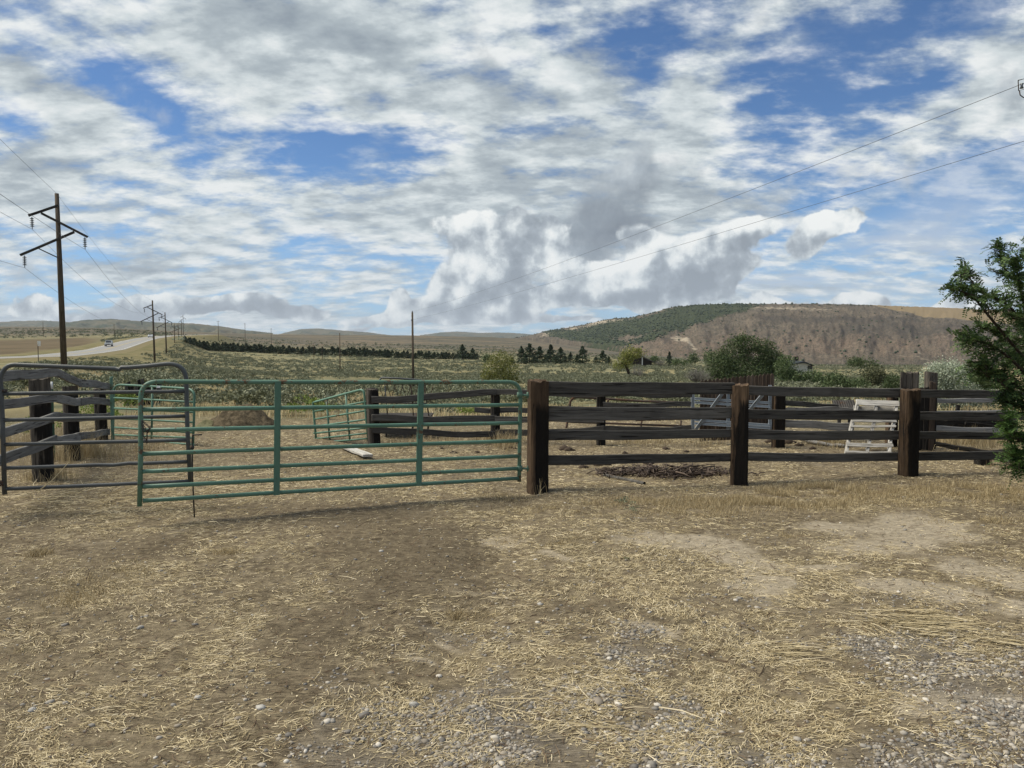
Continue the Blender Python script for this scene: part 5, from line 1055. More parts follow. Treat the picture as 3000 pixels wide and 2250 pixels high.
broad('silver_bush', 2790, 26, [(2760, 1100, 50, 36), (2730, 1130, 44, 44), (2800, 1130, 60, 46), (2860, 1150, 44, 36), (2780, 1080, 30, 16), (2820, 1090, 26, 22), (2790, 1170, 80, 34), (2900, 1165, 30, 26), (2745, 1085, 26, 20)], 27000, .055, M['silver'], 'pale silvery feathery bush right of the tall round-topped boards', 'bush', seed=8, limbs=16, tr=.02, clump=.75, csize=.22)
broad('green_shrub', 2880, 24, [(2862, 1110, 22, 12), (2885, 1118, 26, 12), (2905, 1130, 22, 12)], 1400, .06, M['green_tree'], 'patch of darker green leaves against the silvery bush near the tree', 'shrub', seed=9, tr=.015)
for i, (x, Y, bl, lb) in enumerate(((2040, 290, [(2030, 1045, 14, 12), (2035, 1055, 16, 8)], 'dark bushy tree left of a rounder one beyond the grey thicket'), (2078, 280, [(2075, 1040, 22, 14), (2085, 1054, 24, 10)], 'rounder dark tree just left of the largest broad green tree'), (2108, 285, [(2108, 1052, 12, 10)], 'small dark tree half hidden by the largest broad green tree'),
      (1917, 292, [(1916, 1054, 12, 12)], 'small dark bush against the right end of the cabin'), (1985, 290, [(1985, 1060, 16, 8), (2005, 1062, 12, 7)], 'low green bushes right of the lone conifer'), (1430, 310, [(1425, 1050, 12, 10)], 'small brown-green bush left of the yellow-green bush'), (510, 330, [(510, 1002, 14, 12), (530, 1000, 14, 14)], 'hazy grey shrub at the left end of the windbreak row'))):
    broad('distant_tree', x, Y, bl, 700, .5, M['green_tree'] if i != 6 else M['silver'], lb, 'bush' if i > 2 else 'tree', seed=30+i, tr=.1)
# grey leafless thickets
def bare_bush(x, Y, wpx, hpx, label, seed, n=70, mat='deadtwig', r0=.03):
    g = at(x, Y); r_ = thing('leafless_bush', g, label, 'bush'); w_ = wpx/F*Y/2; h = hpx/F*Y; m_ = MB(); q = random.Random(seed)
    for i in range(n):
        a = q.uniform(0, 6.28); rr_ = q.random()**.5; e = Vector((math.cos(a)*w_*rr_, math.sin(a)*w_*rr_, h*(1-.5*rr_*rr_)*q.uniform(.6, 1.05))); mid = e*.5+Vector((q.uniform(-.15, .15)*w_, 0, .1*h)); m_.tube([(q.uniform(-.1, .1), 0, -.1), mid, e], [r0, r0*.55, r0*.2], 4)
        for k in range(4):
            s_ = mid.lerp(e, q.random()); m_.tube([s_, s_+Vector((q.uniform(-.3, .3)*w_, q.uniform(-.3, .3)*w_, q.uniform(.0, .25)*h))], [r0*.35, r0*.12], 3)
    o = m_.build('stems', M[mat]); o.parent = r_
bare_bush(2045, 90, 90, 52, 'leafless grey bush left of the largest broad green tree', 3, 90, r0=.035); bare_bush(1868, 120, 50, 46, 'leafless grey bush right of the leaning tree trunk', 4, 50, r0=.03); bare_bush(1935, 280, 40, 26, 'distant leafless grey bush left of the lone conifer', 5, 50, r0=.07)
# ------------------------------------------------------------------ sagebrush: individuals near, one cover far
def sage_mesh(seed, n, leaf, flat_=.75):
    g = np.random.default_rng(seed); nb = 9; c = np.stack([g.normal(0, .30, nb), g.normal(0, .30, nb), .28+g.random(nb)*.30], 1); k = g.integers(0, nb, n)
    d = g.normal(size=(n, 3)); d /= np.linalg.norm(d, axis=1, keepdims=True); d[:, 2] = np.abs(d[:, 2])*.9-.15
    p = c[k]+d*(.17+.07*g.random(n)[:, None]); p[:, 2] = np.maximum(p[:, 2]*flat_*1.15, .03)
    v, f = cards(p, leaf, .45, seed, up=.9, sv=.5); return v, f
SM = [raw_mesh('foliage', *sage_mesh(s, 420, .085)) for s in range(6)]
for i, m_ in enumerate(SM): m_.materials.append(M['sage'] if i != 4 else M['sage_b'])
def sage_ok(X, Y):
    r = np.hypot(X, Y); xp = 1500+F*X/np.maximum(Y, 1)
    rb = np.full(X.shape, 1e9)
    for a, b in zip(ROAD, ROAD[1:]):
        vx, vy = b.x-a.x, b.y-a.y; t = np.clip(((X-a.x)*vx+(Y-a.y)*vy)/(vx*vx+vy*vy), 0, 1); rb = np.minimum(rb, np.hypot(X-a.x-t*vx, Y-a.y-t*vy))
    f = (xp < 300) & (r > 175) & (r < 620)
    tan = (xp > 2700) & (r > 70)
    return (rb > 13) & ~f & ~tan
def scatter(rmin, rmax, n, seed, x0=-150, x1=3150):
    g = np.random.default_rng(seed); Y = np.sqrt(g.uniform(rmin**2, rmax**2, n)); xx = g.uniform(x0, x1, n); X = (xx-1500)/F*Y
    den = fbm(X/9+3, Y/9, 3, 61)*.6+fbm(X/45, Y/45, 2, 67)*.4; k = sage_ok(X, Y) & (g.random(n) < sst(.41, .57, den)); return X[k], Y[k], g.random(k.sum()), g
X, Y, u_, g = scatter(19, 62, 1050, 5); keep = ~((Y < 24) & (X > -5) & (X < 16)); X, Y, u_ = X[keep], Y[keep], u_[keep]; o_ = np.argsort(Y)
zz = H(X, Y); cnt = 0
SG = {'a': 'grey-green sagebrush in the open ground just beyond the corral', 'b': 'grey-green sagebrush on the left slope behind the silvery board fence'}
for j, i in enumerate(o_[:300]):
    b_ = 'b' if X[i] < -.30*Y[i] else 'a'; s = .55+.75*u_[i]
    o = bpy.data.objects.new('sagebrush', SM[j % 6]); C.objects.link(o); o.location = (X[i], Y[i], zz[i]-.04); o.rotation_euler = (0, 0, u_[i]*40); o.scale = (s*1.15, s*1.15, s*.95)
    tag(o, SG[b_], 'sagebrush', 'sagebrush just beyond the corral' if b_ == 'a' else 'sagebrush on the left slope')
rest = o_[300:]
def cover_mesh(name, XX, YY, ZZ, SS, base, seed):
    g = np.random.default_rng(seed); V_ = []; n = len(XX); ks = g.integers(0, len(base), n)
    for k in range(len(base)):
        m = ks == k; v = base[k]; a = g.uniform(0, 6.28, m.sum()); c, s = np.cos(a)[:, None], np.sin(a)[:, None]; S_ = SS[m][:, None]
        V_.append(np.stack([(v[:, 0]*c-v[:, 1]*s)*S_+XX[m][:, None], (v[:, 0]*s+v[:, 1]*c)*S_+YY[m][:, None], v[:, 2]*S_*.9+ZZ[m][:, None]-.03], -1).reshape(-1, 3))
    V_ = np.concatenate(V_); return V_, np.arange(len(V_)).reshape(-1, 4)
b1 = [sage_mesh(20+s, 130, .15)[0] for s in range(4)]; b2 = [sage_mesh(40+s, 42, .27)[0] for s in range(4)]; b3 = [sage_mesh(60+s, 16, .45)[0] for s in range(4)]
X2, Y2, u2, g = scatter(60, 150, 5200, 8); X3, Y3, u3, g = scatter(150, 420, 13000, 9); X4, Y4, u4, g = scatter(420, 1000, 9000, 10)
v1, _ = cover_mesh('s', np.concatenate([X[rest], X2]), np.concatenate([Y[rest], Y2]), H(np.concatenate([X[rest], X2]), np.concatenate([Y[rest], Y2])), .6+.8*np.concatenate([u_[rest], u2]), b1, 1)
v2, _ = cover_mesh('s', X3, Y3, H(X3, Y3), .8+.9*u3, b2, 2); v3, _ = cover_mesh('s', X4, Y4, H(X4, Y4), 1.3+1.5*u4, b3, 3)
V_ = np.concatenate([v1, v2, v3]); o = np_obj('sagebrush_cover', V_, np.arange(len(V_)).reshape(-1, 4), M['sage']); tag(o, 'grey-green sagebrush covering the plain out to the ridges', 'sagebrush', kind='stuff')
# two bright green rabbitbrushes and sprigs of weed by the corral
for (x, Y_, s, mt__, lb) in ((893, 17.2, .85, 'rabbit', 'bright green rabbitbrush left of the small tilted gate'), (942, 17.6, .55, 'rabbit', 'smaller bright green rabbitbrush seen through the small tilted gate'), (1372, 17.8, .6, 'rabbit', 'bright green bush behind the back rails left of the tie post'),
        (1300, 17.2, .95, 'sage', 'wide grey-green bush behind the back rails near the feeder'), (90, 13.2, .8, 'rabbit', 'green bush behind the silvery board fence at far left'), (270, 15.2, .85, 'rabbit', 'green leafy bush behind the last post of the silvery board fence'), (360, 17.6, .9, 'rabbit', 'green bush seen through the left green panel')):
    g_ = at(x, Y_); v, f = sage_mesh(int(x), 900, .055); o = np_obj('bush', v*s, f, M[mt__], None, g_); tag(o, lb, 'bush')
# junipers as dark dots on the mesa's shoulder and crest
def jun():
    g = np.random.default_rng(77); n1, n2 = MXX.shape; i = g.integers(0, n1, 60000); j = g.integers(2, n2, 60000); zc = zone(MXX[i, j], MYY[i, j], MTT[i, j], i*0.)[:, 0]
    crest = (MTT[i, j] > .97) & (MXX[i, j] < 2560); k = (g.random(60000) < sst(.22, .65, zc)*.22) | (crest & (g.random(60000) < .25)) | ((g.random(60000) < .010) & (MXX[i, j] < 2700)); k = np.where(k)[0][:9000]
    c = MESA[i[k], j[k]]+g.normal(size=(len(k), 3))*np.array([3, 3, .0]); s = g.uniform(1.6, 3.6, len(k))
    oct_ = np.array([(0,0,1.25),(1,0,.3),(0,1,.3),(-1,0,.3),(0,-1,.3),(0,0,-.4)]); v = (oct_[None]*s[:, None, None]*g.uniform(.75, 1.2, (len(k), 6, 1))+c[:, None]).reshape(-1, 3)
    t_ = np.array([(0,1,2),(0,2,3),(0,3,4),(0,4,1),(5,2,1),(5,3,2),(5,4,3),(5,1,4)]); f = (t_[None]+6*np.arange(len(k))[:, None, None]).reshape(-1, 3); return v, f
o = np_obj('juniper_cover', *jun(), M['conif']); tag(o, 'dark junipers dotting the shoulder and crest of the mesa', 'junipers', kind='stuff')

# ------------------------------------------------------------------ litter on the ground
def strips(X, Y, Z, L, W, ang, bend, seed, tilt=.18):
    """thin bent strips lying on the ground: three cross-sections each"""
    g = np.random.default_rng(seed); n = len(X); c, s = np.cos(ang), np.sin(ang); b = bend*L; tl = np.abs(g.normal(0, tilt, n))*L; tl2 = g.normal(0, tilt*.4, n)*L
    pts = [np.stack([X-c*L/2, Y-s*L/2, Z+.002+np.maximum(tl2, 0)], 1), np.stack([X-s*b, Y+c*b, Z+.004+tl*.5], 1), np.stack([X+c*L/2, Y+s*L/2, Z+.002+tl*.9], 1)]
    nr_ = np.stack([-s, c, g.normal(0, .5, n)], 1)*W[:, None]/2
    v = np.stack([pts[0]-nr_, pts[0]+nr_, pts[1]-nr_*1.1, pts[1]+nr_*1.1, pts[2]-nr_*.5, pts[2]+nr_*.5], 1).reshape(-1, 3); q = 6*np.arange(n)[:, None]
    return v, np.concatenate([q+[0, 1, 3, 2], q+[2, 3, 5, 4]], 0)
def sample(n, y0, y1, seed, p=1.0, x0=-60, x1=3060):
    g = np.random.default_rng(seed); Y = (y0**(2-p) + g.random(n)*(y1**(2-p)-y0**(2-p)))**(1/(2-p)); xx = g.uniform(x0, x1, n); return (xx-1500)/F*Y, Y, g
X, Y, g = sample(520000, 2.9, 17, 3, 1.25); st, gv, du, ba = cover(X, Y); cl = fbm(X*7, Y*7, 3, 19)
k = g.random(len(X)) < np.clip(st*1.05, 0.02, 1)*sst(.30, .58, cl)*1.1*(1-sst(13, 17, Y)*.6); X, Y = X[k], Y[k]; n = len(X)
L = g.gamma(2.6, .0115, n)+.010; L = np.minimum(L, .14); flow = (fbm(X*.8, Y*.8, 2, 90)-.5)*5; ang = np.where(g.random(n) < .5, flow-.5+g.normal(0, .5, n), g.uniform(0, 6.28, n)); W = g.uniform(.0012, .0031, n)*(1+.10*np.maximum(Y-4, 0)); L = L*(1+.03*np.maximum(Y-4, 0))
o = np_obj('straw_litter', *strips(X, Y, H(X, Y), L, W, ang, g.normal(0, .10, n), 1, .10), M['straw']); tag(o, 'straw and dry stems strewn over the trampled soil', 'straw', kind='stuff')
print('straw', n)
X, Y, g = sample(36000, 2.9, 15, 4, 1.2); k = g.random(len(X)) < .30; X, Y = X[k], Y[k]; n = len(X)
o = np_obj('dark_stem_litter', *strips(X, Y, H(X, Y), g.gamma(3, .016, n)+.01, g.uniform(.002, .005, n), g.uniform(0, 6.28, n), g.normal(0, .1, n), 2), M['drystalk']); tag(o, 'brown broken stems scattered among the straw', 'stems', kind='stuff')
# long straws piled in two places
ls = []
for (x, y, sx, sy, a0, n) in ((2700, 1835, 130, 34, -.42, 330), (2330, 1920, 110, 30, -.35, 60), (2950, 1900, 70, 20, -.4, 40), (1700, 2080, 300, 100, -.5, 40)):
    g0 = G(x, y); e = G(x+sx, y); t1 = G(x, y-sy); g = np.random.default_rng(x); ls.append(np.stack([g.normal(g0.x, abs(e.x-g0.x)*.5, n), g.normal(g0.y, (t1.y-g0.y)*.6, n), g.normal(a0, .35, n), g.uniform(.07, .26, n)], 1))
ls = np.concatenate(ls); g = np.random.default_rng(5); n = len(ls); z_ = H(ls[:, 0], ls[:, 1])+g.random(n)*.02
o = np_obj('long_straw', *strips(ls[:, 0], ls[:, 1], z_, ls[:, 3], g.uniform(.003, .0055, n), ls[:, 2], g.normal(0, .05, n), 3, .10), M['straw']); tag(o, 'heaps of longer pale straw lying across the gravel', 'straw', kind='stuff')
# pebbles
X, Y, g = sample(330000, 2.9, 12, 6, 1.3); st, gv, du, ba = cover(X, Y); k = g.random(len(X)) < np.clip(gv*1.0*sst(.30, .60, fbm(X*5, Y*5, 3, 29)) + .018, 0, 1)*.66*(1-sst(9, 12, Y)); X, Y = X[k], Y[k]; n = len(X)
s = np.minimum(g.gamma(2.4, .0021, n)+.0022, .019); s = np.where(g.random(n) < .006, s*1.7, s)
ico = np.array([(0,0,1),(.894,0,.447),(.276,.851,.447),(-.724,.526,.447),(-.724,-.526,.447),(.276,-.851,.447),(.724,.526,-.447),(-.276,.851,-.447),(-.894,0,-.447),(-.276,-.851,-.447),(.724,-.526,-.447),(0,0,-1)])
icf = np.array([(0,1,2),(0,2,3),(0,3,4),(0,4,5),(0,5,1),(1,6,2),(2,7,3),(3,8,4),(4,9,5),(5,10,1),(6,7,2),(7,8,3),(8,9,4),(9,10,5),(10,6,1),(11,7,6),(11,8,7),(11,9,8),(11,10,9),(11,6,10)])
def stones(X, Y, s, seed, fl=.55):
    g = np.random.default_rng(seed); n = len(X); v = ico[None]*g.uniform(.85, 1.15, (n, 12, 1))*s[:, None, None]*np.stack([g.uniform(.9, 1.45, n), g.uniform(.75, 1.1, n), g.uniform(fl*.8, fl*1.3, n)], 1)[:, None]
    a = g.uniform(0, 6.28, n); c, q = np.cos(a)[:, None], np.sin(a)[:, None]; v = np.stack([v[..., 0]*c-v[..., 1]*q, v[..., 0]*q+v[..., 1]*c, v[..., 2]], -1)+np.stack([X, Y, H(X, Y)+s*.08], 1)[:, None]
    return v.reshape(-1, 3), (icf[None]+12*np.arange(n)[:, None, None]).reshape(-1, 3)
print('stones', n)
o = np_obj('gravel', *stones(X, Y, s, 3), M['pebble'], smooth=True); tag(o, 'rounded grey and white pebbles pressed into the dirt', 'gravel', kind='stuff')
# chips of pale wood and chaff
X, Y, g = sample(60000, 2.9, 15, 16, 1.3); k = g.random(len(X)) < .22; X, Y = X[k], Y[k]; n = len(X); o = np_obj('chaff', *strips(X, Y, H(X, Y)+.002, g.uniform(.004, .014, n), g.uniform(.002, .006, n), g.uniform(0, 6.28, n), g.normal(0, .1, n), 7, .1), M['straw']); tag(o, 'pale chaff and wood chips on the dirt', 'chaff', kind='stuff')
# a few single stones and clods that stand out
for i, (x, y, s) in enumerate(((410, 1845, .022), (765, 2076, .026), (580, 2050, .020), (1117, 1617, .022), (1582, 1777, .020), (95, 2088, .020), (1213, 2075, .028), (1150, 1900, .012))):
    g_ = G(x, y, True); v, f = stones(np.array([g_.x]), np.array([g_.y]), np.array([s]), i); v -= np.array(g_); o = np_obj('stone', v, f, M['pallet'] if i != 7 else M['pebble'], None, g_, True)
    tag(o, (['pale stone on the dirt at left below the brown weeds', 'largest pale stone lower left on the bare dirt', 'pale curved stone near the bottom left', 'small pale stone on the dark dirt in front of the green gate', 'pale stone left of the straw in the middle ground', 'flat pale stone near the bottom left corner', 'pale stone left of the lower gravel patch', 'dark little stone on the bare dirt at centre'])[i], 'stone', 'single stones on the dirt')
for i, (x, y, s) in enumerate(((1655, 1319, .085), (1667, 1321, .07), (1707, 1372, .055), (1771, 1379, .06), (1326, 1329, .05), (1398, 1326, .035), (1492, 1314, .05), (1480, 1318, .04), (1508, 1316, .03), (1295, 1315, .03), (1770, 1362, .07), (1752, 1364, .05), (1892, 1362, .04), (1950, 1318, .05), (2010, 1325, .04), (1830, 1330, .04), (2310, 1300, .08), (2340, 1306, .06), (2270, 1310, .06), (2255, 1296, .07), (2380, 1316, .05))):
    g_ = G(x, y, True); v, f = stones(np.array([g_.x, g_.x+s*.8, g_.x-s*.6]), np.array([g_.y]*3), np.array([s, s*.7, s*.6]), i, .8); v -= np.array(g_); o = np_obj('dung_clod', v, f, M['dung'], None, g_, True)
    tag(o, 'dark dried dung clod on the corral floor behind the rails', 'dung', 'dung clods in the corral')
# pile of dark twigs
g = np.random.default_rng(12); c0, c1, c2 = G(1960, 1398), G(1790, 1392), G(2130, 1392); n = 900; tt_ = g.random(n); m_ = MB(); rd_ = random.Random(3)
for i in range(520):
    u = min(1.05, max(-.1, rd_.choice((rd_.gauss(.30, .16), rd_.gauss(.68, .16), rd_.random())))); c = (c1.lerp(c2, u)); c = c+Vector((rd_.gauss(0, .10), rd_.gauss(0, .13)+.05+.12*math.sin(u*9), 0)); a = rd_.uniform(0, 6.28); L_ = rd_.uniform(.05, .26); h = rd_.random()**2*.11*math.sin(math.pi*min(1, max(0, u)))+.01; d = Vector((math.cos(a)*L_/2, math.sin(a)*L_/2, rd_.uniform(-.03, .05)))
    m_.tube([c-d+Vector((0,0,h)), c+Vector((rd_.uniform(-.01, .01), 0, h+.01)), c+d+Vector((0,0,h))], [rd_.uniform(.004, .011)]*2+[.003], 5)
for k_ in range(8):
    u = rd_.choice([rd_.uniform(1.05, 1.5), rd_.uniform(-.1, 0)]); c = c1.lerp(c2, u); d = Vector((rd_.uniform(-.14, .14), rd_.uniform(-.08, .08), .01)); m_.tube([c-d+Vector((0,0,.01)), c+Vector((0,0,.03)), c+d+Vector((0,0,.01))], .007, 5)
o = m_.build('twig_pile', M['twig'], origin=c0); tag(o, 'low pile of dark reddish twigs on the ground left of the middle tie post', 'twig pile')
# ------------------------------------------------------------------ standing dry grass
def blades(X, Y, h, w_, lean, seed, zoff=0.):
    g = np.random.default_rng(seed); n = len(X); a = g.uniform(0, 6.28, n); b = g.uniform(0, 6.28, n); Z = H(X, Y)+zoff-.01; l = np.abs(g.normal(lean, lean*.5, n))*h
    p0 = np.stack([X, Y, Z], 1); p1_ = p0+np.stack([np.cos(a)*l*.35, np.sin(a)*l*.35, h*.6], 1); p2 = p0+np.stack([np.cos(a)*l, np.sin(a)*l, h], 1); nn_ = np.stack([np.cos(b), np.sin(b), 0*b], 1)*w_[:, None]/2
    v = np.stack([p0-nn_, p0+nn_, p1_-nn_*.8, p1_+nn_*.8, p2-nn_*.15, p2+nn_*.15], 1).reshape(-1, 3); q = 6*np.arange(n)[:, None]; return v, np.concatenate([q+[0, 1, 3, 2], q+[2, 3, 5, 4]], 0)
def patch_blades(lst, seed):
    P_ = []
    for (x, y, sx, sy, n, h) in lst:
        g0 = G(x, y); e = G(x+sx, y); t1 = G(x, y-sy); b1_ = G(x, y+sy); g = np.random.default_rng(seed+x+y); u = g.normal(0, .55, (n, 2)); P_.append(np.stack([g0.x+u[:, 0]*abs(e.x-g0.x), g0.y+u[:, 1]*abs(t1.y-b1_.y)/2, h*g.uniform(.4, 1.2, n)], 1))
    P_ = np.concatenate(P_); k = fbm(P_[:, 0]*2.3, P_[:, 1]*3.5, 4, seed+7, .6) > .47; P_ = P_[k]; P_[:, 2] *= .55+.9*fbm(P_[:, 0]*1.5, P_[:, 1]*3, 3, seed+8); return P_
q = patch_blades([(2500, 1445, 350, 22, 16000, .05), (2250, 1470, 200, 22, 13000, .06), (2900, 1450, 150, 26, 9000, .06), (1950, 1480, 230, 24, 9000, .045), (1650, 1500, 170, 22, 3200, .04), (2420, 1430, 110, 12, 2600, .07), (2620, 1480, 220, 16, 3500, .04), (2050, 1510, 200, 22, 2600, .035),
   (2860, 1530, 140, 14, 1600, .04), (665, 1625, 45, 9, 500, .05), (120, 1627, 28, 8, 420, .06), (1340, 1790, 24, 12, 260, .06), (1400, 1790, 60, 10, 300, .035), (2300, 1568, 28, 7, 240, .05), (1480, 1580, 30, 7, 160, .04), (1570, 1605, 40, 8, 200, .04), (1640, 1600, 50, 10, 400, .04),
   (1700, 1590, 60, 10, 400, .04), (300, 1690, 140, 50, 1200, .05), (230, 1760, 90, 50, 600, .06), (50, 1690, 60, 30, 350, .06), (60, 1910, 30, 14, 160, .06), (660, 2190, 26, 10, 140, .05), (1500, 1455, 120, 10, 900, .04), (1050, 1380, 450, 20, 2400, .03), (750, 1420, 330, 18, 1800, .03), (1050, 1455, 400, 14, 1000, .02)], 1)
g = np.random.default_rng(3); n = len(q); o = np_obj('dry_grass', *blades(q[:, 0], q[:, 1], q[:, 2], g.uniform(.002, .005, n), .5, 4), M['drygrass']); tag(o, 'short golden dry grass growing along the front of the fence', 'grass', kind='stuff')
q = patch_blades([(260, 1335, 70, 28, 1900, .34), (350, 1330, 90, 24, 1300, .22), (60, 1310, 70, 30, 1100, .35), (1480, 1300, 40, 16, 900, .22), (1390, 1285, 140, 10, 1600, .16), (1900, 1295, 180, 14, 1500, .14), (2050, 1300, 60, 12, 700, .18), (2440, 1305, 60, 12, 1100, .20), (2850, 1300, 120, 14, 2800, .22), (2780, 1310, 60, 14, 1000, .2),
   (1580, 1440, 26, 6, 140, .16), (2170, 1415, 16, 6, 100, .22), (150, 1405, 70, 12, 700, .16), (1180, 1305, 90, 12, 700, .15), (2900, 1362, 60, 10, 500, .10), (450, 1360, 120, 16, 700, .1), (2660, 1395, 20, 6, 60, .08), (1450, 1295, 25, 8, 300, .26)], 2)
g = np.random.default_rng(4); n = len(q); o = np_obj('tall_dry_grass', *blades(q[:, 0], q[:, 1], q[:, 2], g.uniform(.003, .007, n), .35, 5), M['drygrass']); tag(o, 'taller yellow dry grass around the posts and behind the rails', 'grass', kind='stuff')
# open-country grass between the sage
g = np.random.default_rng(21); Y = np.sqrt(g.uniform(17**2, 75**2, 90000)); X = (g.uniform(-100, 3100, 90000)-1500)/F*Y; k = fbm(X/6, Y/6, 3, 33) > .46; X, Y = X[k], Y[k]; n = len(X)
o = np_obj('range_grass', *blades(X, Y, g.uniform(.10, .28, n)*(1-.4*sst(50, 75, Y)), g.uniform(.010, .03, n), .4, 6), M['drygrass']); tag(o, 'sparse tan range grass between the sagebrush', 'grass', kind='stuff')
# fallen weed stalks, bottom left by the grey gate
m_ = MB(); rd_ = random.Random(8)
for i in range(150):
    x = rd_.gauss(430, 230); y = rd_.gauss(1470, 40); g_ = G(x, max(1400, y)); a = rd_.uniform(-.6, .6) if rd_.random() < .6 else rd_.uniform(0, 6.28); L_ = rd_.uniform(.12, .5); d = Vector((math.cos(a)*L_/2, math.sin(a)*L_/2*.7, rd_.uniform(-.02, .06)))
    c = g_+Vector((0, 0, .02+abs(d.z))); m_.tube([c-d, c+Vector((0, rd_.uniform(-.03, .03), rd_.uniform(0, .03))), c+d], [.0035, .003, .0015], 4)
o = m_.build('fallen_stalks', M['straw']); tag(o, 'tangle of fallen pale weed stalks in front of the grey gate', 'stalks', kind='stuff')
o = MB().tube([Pz(z1, 315, 1210, 7.55), Pz(z1, 420, 1130, 7.62), Pz(z1, 560, 978, 7.75)], [.006, .005, .003], 6).build('leaning_stalk', M['straw'], origin=Pz(z1, 315, 1210, 7.55)); tag(o, 'single pale weed stalk leaning up through the grey gate', 'stalk')
# little green weeds
for (x, y, s, lb) in ((1838, 1487, .17, 'low grey-green weed in the straw right of the first tie post'), (1850, 1505, .12, 'small sprig just below the grey-green weed in the straw'), (1838, 1649, .055, 'tiny dark green weed in the straw right of centre')):
    g_ = G(x, y); v, f = sage_mesh(int(y), 160, .11); o = np_obj('weed', v*s, f, M['sage'] if y < 1600 else M['green_tree'], None, g_); tag(o, lb, 'weed')

# ------------------------------------------------------------------ the locust tree at the right
tb = P(3180, 1400, 8.6); tb.z = 0; lt_ = thing('locust_tree', tb, 'leafy green tree with fine leaflets reaching in from the right edge', 'tree')
def L3(x, y, Y): return P(x, y, Y)-tb
limbs = [  # each: control points (x, y, depth) from the base outward
 [(3180,1400,8.6),(3120,1200,8.5),(3000,1050,8.3),(2900,930,8.1),(2850,870,8.0),(2800,850,7.9)],
 [(3180,1400,8.6),(3110,1180,8.6),(3020,1000,8.5),(2960,900,8.4),(2880,860,8.3),(2830,800,8.3)],
 [(3180,1400,8.6),(3100,1150,8.7),(3020,980,8.8),(2990,850,8.8),(2940,780,8.8),(2930,730,8.8)],
 [(3180,1400,8.6),(3100,1150,8.4),(3030,960,8.2),(2990,850,8.1),(2975,770,8.0)],
 [(3180,1400,8.6),(3150,1100,8.9),(3080,900,9.0),(3040,780,9.0),(3020,740,9.)],
 [(3180,1400,8.6),(3200,1100,8.6),(3180,900,8.6),(3150,780,8.6)],
 [(3180,1400,8.6),(3100,1220,8.3),(2990,1080,8.1),(2900,1010,8.0),(2820,995,7.9)],
 [(3180,1400,8.6),(3110,1250,8.4),(3020,1160,8.2),(2940,1110,8.1),(2860,1078,8.0)],
 [(3180,1400,8.6),(3050,1220,8.2),(2985,1170,8.0),(2930,1120,7.9),(2900,1090,7.9)],
 [(3180,1400,8.6),(3080,1280,8.2),(3000,1200,8.0),(2960,1180,8.0)],
 [(3180,1400,8.6),(3100,1300,8.1),(3040,1290,7.9),(2985,1290,7.8),(2955,1240,7.8)],
 [(3180,1400,8.6),(3120,1350,8.1),(3060,1370,7.9),(3000,1370,7.8),(2975,1340,7.8)],
 [(3180,1400,8.6),(3090,1240,8.7),(3010,1120,8.8),(2960,1020,8.8),(2890,960,8.8)],
 [(3180,1400,8.6),(3200,1200,8.1),(3120,1050,7.9),(3050,960,7.9),(2980,930,7.9)],
 [(3180,1400,8.6),(3250,1200,8.8),(3300,1000,8.8),(3330,850,8.9)], [(3180,1400,8.6),(3260,1250,8.2),(3330,1120,8.1),(3400,1050,8.0)], [(3180,1400,8.6),(3150,1200,9.2),(3080,1060,9.4),(3030,960,9.5)]]
def crv(pts, n=14):
    pts = [Vector(p) for p in pts]; out = []; m = len(pts)-1
    for i in range(n+1):
        t_ = i/n*m; k = min(int(t_), m-1); u = t_-k; p0, p1x, p2x, p3 = pts[max(k-1, 0)], pts[k], pts[k+1], pts[min(k+2, m)]
        out.append(.5*((2*p1x)+(-p0+p2x)*u+(2*p0-5*p1x+4*p2x-p3)*u*u+(-p0+3*p1x-3*p2x+p3)*u**3))
    return out
rq = random.Random(5); wood_ = MB(); tw = []; PT = []
for li, lm_ in enumerate(limbs):
    c = crv([L3(*p) for p in lm_]); r0 = .021; wood_.tube(c, [r0*(1-.85*i/14)+.003 for i in range(15)], 7)
    for k in range(4, 15):
        dens = 4 if k > 8 else 2
        for _ in range(dens):
            if k <= 7 and rq.random() < .45: continue
            s_ = c[k-1].lerp(c[k], rq.random()); d = (c[k]-c[k-1]).normalized()+Vector((rq.gauss(0, .6), rq.gauss(0, .6), rq.gauss(.25, .5))); d.normalize(); L_ = rq.uniform(.10, .30)*(1 if k < 12 else .8)
            e = s_+d*L_; mid = s_.lerp(e, .5)+Vector((rq.gauss(0, .02),)*3); wood_.tube([s_, mid, e], [.006, .004, .0015], 4)
            for j in range(7): tw.append((s_.lerp(e, .15+.85*(j+rq.random()*.6)/7), d, k, li))
    for j in range(5): tw.append((c[-1], (c[-1]-c[-2]).normalized(), 14, li))
wood_.v = [tuple(Vector(q_)+tb) for q_ in wood_.v]; wood_.build('trunk', M['bark'], lt_)
g = np.random.default_rng(6)
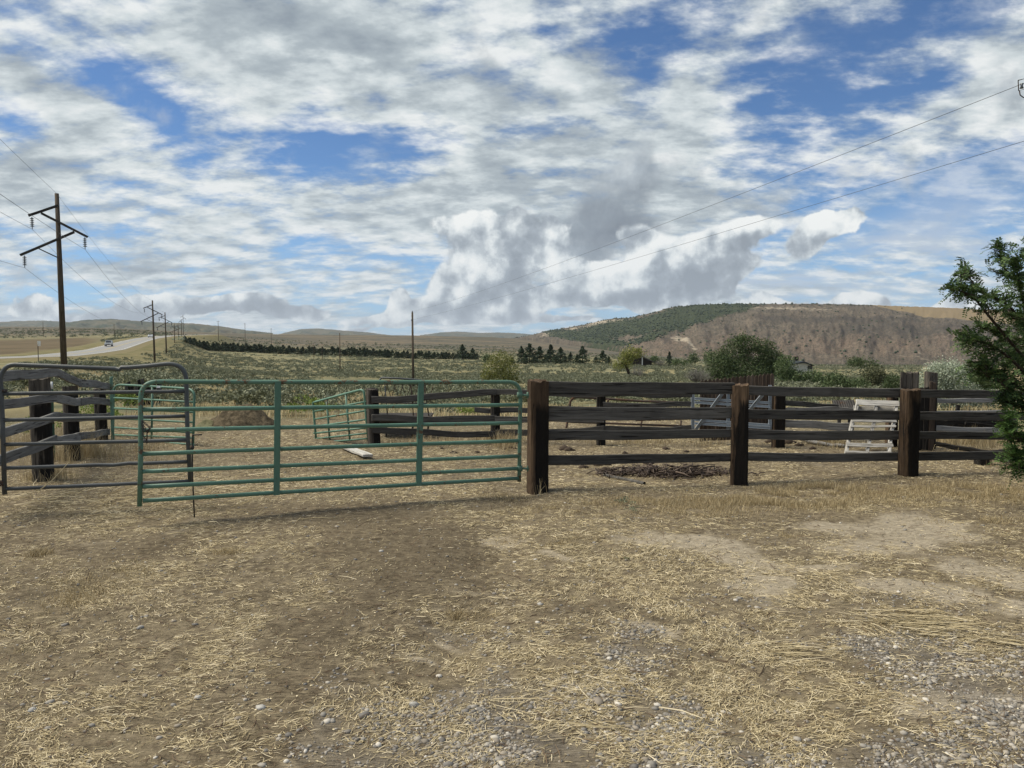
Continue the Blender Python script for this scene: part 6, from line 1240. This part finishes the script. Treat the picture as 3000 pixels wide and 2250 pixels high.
# denser inner mass, low and right
mass = [(3065,1290,8.1,.38,.42),(3090,1040,8.6,.42,.36),(3010,990,8.5,.26,.30),(3010,900,8.6,.25,.28),(3160,1270,8.4,.55,.50),(3025,1345,8.0,.20,.20),(3200,1000,8.7,.6,.6),(3200,1250,8.4,.6,.6),(2980,1050,8.3,.20,.16),(2975,830,8.4,.16,.26),(2930,770,8.6,.10,.12),(2870,1000,8.1,.16,.10),(2860,870,8.1,.14,.14),(2800,835,8.0,.12,.10),(2950,940,8.2,.14,.14),(3040,800,8.8,.2,.3),(2940,1075,8.2,.12,.08),(2880,1060,8.1,.10,.06)]
for (x, y, Y_, rx, rz) in mass:
    c = L3(x, y, Y_); nn_ = int((430 if y > 960 else 200)*(rx/.4)*(rz/.45))
    for _ in range(nn_):
        d = Vector((rq.gauss(0, .5), rq.gauss(0, .5), rq.gauss(0, .5)))
        if d.length > 1.1: continue
        p = c+Vector((d.x*rx, d.y*rx*1.1, d.z*rz)); tw.append((p, Vector((rq.gauss(0, 1), rq.gauss(0, 1), rq.gauss(.2, .6))).normalized(), 10, 99 if y > 1180 else 98))
vs = {0: [], 1: []}
for (p, d, k, li) in tw:                                # one pinnate leaf each: a rachis with pairs of leaflets
    ax_ = (d*.5+Vector((rq.gauss(0, .7), rq.gauss(0, .7), rq.gauss(.1, .5)))).normalized(); sd_ = ax_.cross(Vector((rq.gauss(0, .4), rq.gauss(0, .4), 1))).normalized(); npair = rq.choice((4, 5, 5, 6)); sp_1 = rq.uniform(.016, .021); bag = vs[1 if (li == 99 or (li in (10, 11))) and rq.random() < .75 else 0]
    for j in range(npair):
        b0_ = p+ax_*sp_1*(j+.6)+Vector((0, 0, -.0012*j*j))
        for sg_n in (-1, 1):
            ll = rq.uniform(.024, .038); t_ = (sd_*sg_n+ax_*.5+Vector((0, 0, rq.uniform(-.35, .15)))).normalized(); w2 = t_.cross(sd_.cross(ax_)).normalized()*ll*.29
            bag += [b0_, b0_+t_*ll*.5+w2, b0_+t_*ll, b0_+t_*ll*.5-w2]
for k_, nm, mt__ in ((0, 'crown', 'locust'), (1, 'young_leaves', 'locust_new')):
    v = np.array([tuple(q_) for q_ in vs[k_]]); print('leaflets', len(v)//4); np_obj(nm, v, np.arange(len(v)).reshape(-1, 4), M[mt__], lt_)

# ------------------------------------------------------------------ the air
hz_me = MB().box((0, 0, 122), (26000, 26000, 425)); ho = hz_me.build('haze', M['wire'], smooth=False); ho.data.materials.clear()
hm_ = bpy.data.materials.new('haze_air'); hm_.use_nodes = True; hn = NT(hm_.node_tree); hn.n.clear(); pv = hn.new('ShaderNodeVolumePrincipled'); pv.inputs['Color'].default_value = (.80, .88, 1., 1); pv.inputs['Density'].default_value = 3.5e-5; pv.inputs['Anisotropy'].default_value = .2
mo_ = hn.new('ShaderNodeOutputMaterial'); hn.l.new(pv.outputs[0], mo_.inputs['Volume']); ho.data.materials.append(hm_); tag(ho, 'thin pale air between the camera and the far hills', 'haze', kind='stuff')
